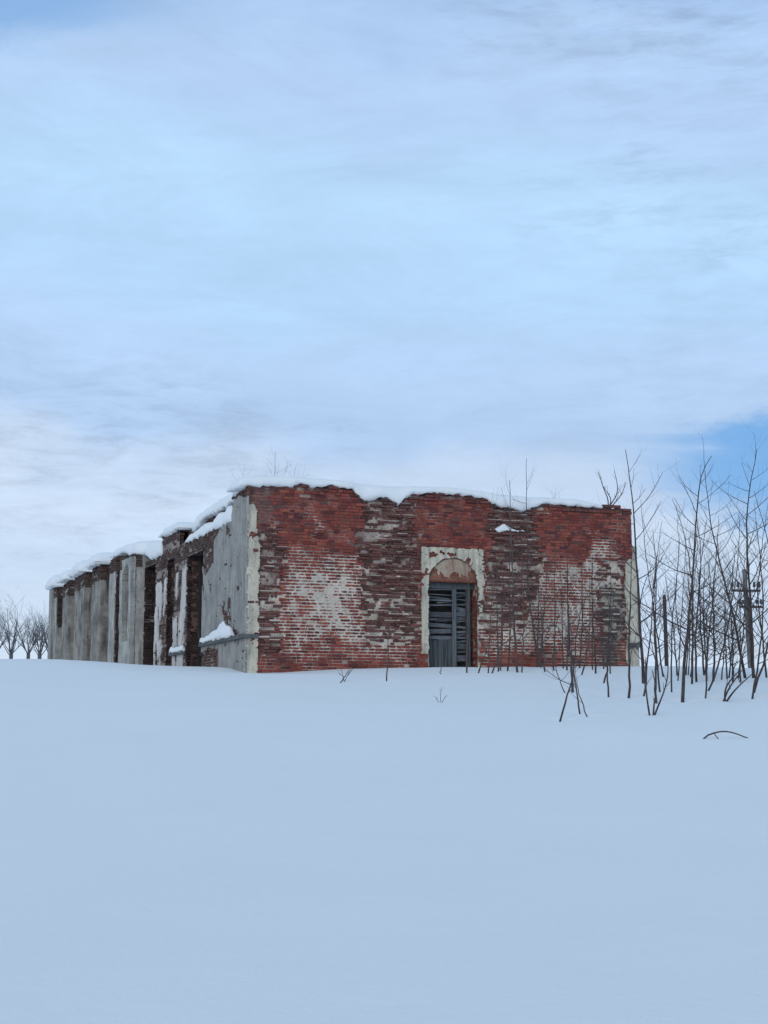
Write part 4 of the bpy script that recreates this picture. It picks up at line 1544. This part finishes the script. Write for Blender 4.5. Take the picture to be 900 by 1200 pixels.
# saplings rooted on the wall tops
def roof_sapling(px, pyb, pyt, depth, seed, label, r=0.018, lean=0, nb=5):
    b_ = at_depth(px, pyb, depth)
    b_[2] = 7.05
    mid = at_depth(px + lean * 0.5, (pyb + pyt) / 2, depth)
    tip = at_depth(px + lean, pyt, depth)
    return sapling('wall_top_sapling', [b_, mid, tip], r, nb, seed, M_BARKB if depth < 44 else M_BARKF, label, 'saplings on the ruin', blen=0.55)


roof_sapling(321, 560, 529, 45, 601, 'largest fine sapling growing behind the snowy top near the front left corner', 0.02, 2, 8)
roof_sapling(342, 562, 541, 45, 602, 'small fine sapling right of the largest one behind the left wall top', 0.014, 6, 6)
roof_sapling(284, 562, 544, 44.5, 603, 'smallest fine sapling above the front left corner of the ruin', 0.012, 2, 5)
roof_sapling(649, 590, 571, 43, 604, 'tiny sapling on the wall top midway along the right half', 0.014, 3, 6)
qb = FF.P(FWALL(720, 592)[0], -0.45, 7.55)
bush('wall_top_shrub', 0, 0, [[(714, 586), (708, 575), (705, 565), (701, 553)], [(717, 585), (712, 578), (707, 570)], [(724, 580), (724, 568), (720, 552)], [(727, 582), (731, 574), (733, 565)]], 0.02, 605,
     'bare shoots growing from the brick top at the right corner', M_BARKB, qb)

# ------------------------------------------------------------------ dark post and utility pole
q = ground_hit(781, 782)
pd = 50.0
pb = at_depth(781.5, 782, pd)
pb[2] = float(ground(pb[0], pb[1])) - 0.3
ptop = at_depth(778.5, 697, pd)
s = Soup()
tube(s, np.array([pb + (ptop - pb) * f for f in (0, .3, .6, .97, 1.0)]), np.array([0.068, 0.066, 0.063, 0.060, 0.045]), 9)
wp = thing('wooden_post', pb + np.array([0, 0, .3]), 'plain dark wooden post without arms among the saplings', 'post')
s.obj('shaft', M_DARKW, wp, smooth=True)
s = Soup()
tube(s, np.array([ptop + np.array([0, 0, -.28]), ptop + np.array([0, 0, -.2])]), np.array([.068, .068]), 9)
s.obj('wire_band', M_INSUL, wp)

UD = 72.0
pt = at_depth(872, 667, UD)
pbm = at_depth(881, 800, UD)
gz0 = float(ground(pbm[0], pbm[1]))
dvec = (pbm - pt) / (pt[2] - pbm[2])
pb = pt + dvec * (pt[2] - gz0 + 0.4)
up_ = thing('utility_pole', pb + np.array([0, 0, .4]), 'grey wooden utility pole with two crossarms and insulators behind the saplings', 'utility pole')
s = Soup()
tube(s, np.array([pb + (pt - pb) * f for f in (0, .25, .5, .75, .985, 1.0)]), np.array([0.14, 0.135, 0.125, 0.115, 0.10, 0.06]), 12)
s.obj('pole', M_POLE, up_, smooth=True)
s = Soup()
pa = at_depth(878, 700, UD - 0.2)
pa2 = at_depth(883, 800, UD - 0.2)
pa2 = pa + (pa2 - pa) / (pa[2] - pa2[2]) * (pa[2] - float(ground(pa2[0], pa2[1])) + 0.3)
tube(s, np.array([pa2 + (pa - pa2) * f for f in (0, .5, .98, 1)]), np.array([0.085, 0.08, 0.078, 0.04]), 10)
s.obj('support_stub', M_DARKW, up_, smooth=True)


def arm(px0, px1, py, ins, hh):
    a_ = at_depth(px0, py, UD - 0.19)
    b_ = at_depth(px1, py + 0.4, UD - 0.19)
    s = Soup()
    fr = Frame(a_, (b_ - a_) / np.linalg.norm(b_ - a_), np.array([0, -1.0, 0]))
    fr.box(s, 0, np.linalg.norm(b_ - a_), -0.05, 0.05, -0.055, 0.055, None, 0.004, rr)
    ao = s.obj('crossarm', M_DARKW, up_)
    for pxi, sgn in ins:
        c_ = at_depth(pxi, py, UD - 0.19)
        si = Soup()
        tube(si, np.array([c_ + np.array([0, 0, .05]), c_ + np.array([0, 0, .05 + hh * .35])]), np.array([0.018, .018]), 6)
        z_ = 0.05 + hh * 0.3
        prof = [(0.045, 0), (0.075, .02), (0.07, .10), (0.05, .13), (0.06, .17), (0.045, .22), (0.015, .24)]
        tube(si, np.array([c_ + np.array([0, 0, z_ + b2 * hh / 0.3]) for a2, b2 in prof]), np.array([a2 for a2, b2 in prof]), 8)
        si.obj('insulator', M_INSUL, ao)


arm(857, 891, 692, [(858.2, 1), (865, 1), (884, 1), (890, 1)], 0.34)
arm(866, 893, 711, [(866.8, 1), (870.5, 1), (887, 1), (892, 1)], 0.26)

# ------------------------------------------------------------------ bare trees far behind the crest on the left
FAR = [(-22, 706, 92, 1), (-4, 709, 95, 2), (14, 708, 90, 3), (34, 712, 94, 4), (48, 716, 88, 5), (62, 722, 96, 6)]
FLAB = ['bare crown partly cut by the left frame edge behind the snow crest', 'leftmost bare tree behind the snow crest, at the frame edge', 'widest bare tree behind the snow crest, forked low', 'bare tree in the middle of the far group behind the crest',
        'bare tree nearest the ruin\'s far end, leaning right', 'faint bare tree half hidden by the ruin\'s far end']
for (px, pyt, yd, sd), lab in zip(FAR, FLAB):
    if sd == 1:
        continue
    rg = random.Random(700 + sd)
    tip = at_depth(px, pyt, yd)
    b_ = np.array([tip[0], yd, float(ground(tip[0], yd))])
    H = tip[2] - b_[2]
    t = thing('bare_tree', b_, lab, 'tree', 'far bare trees')
    st = Soup()
    zc = float(at_depth(px, 766, yd)[2])
    fork = np.array([b_[0] + rg.gauss(0, .1), b_[1], zc])
    tube(st, np.array([b_ - [0, 0, .3], b_ + (fork - b_) * .5, fork]), np.array([0.15, 0.13, 0.11]), 8)
    st.obj('trunk', M_BARKF, t, smooth=True)
    cr = Soup()
    Hc = tip[2] - zc
    for i in range(13):
        az = i * 0.8 + rg.gauss(0, .3)
        sp = 0.15 + 0.5 * rg.random()
        d = np.array([math.cos(az) * sp, math.sin(az) * sp, 0.85])
        d /= np.linalg.norm(d)
        p = fork - np.array([0, 0, rg.uniform(0, 0.25)])
        grow(cr, p, d, Hc * rg.uniform(0.55, 0.95), 0.030, rg, 0, 3, 0.25, 0.09)
    cr.obj('crown', M_BARKF, t)
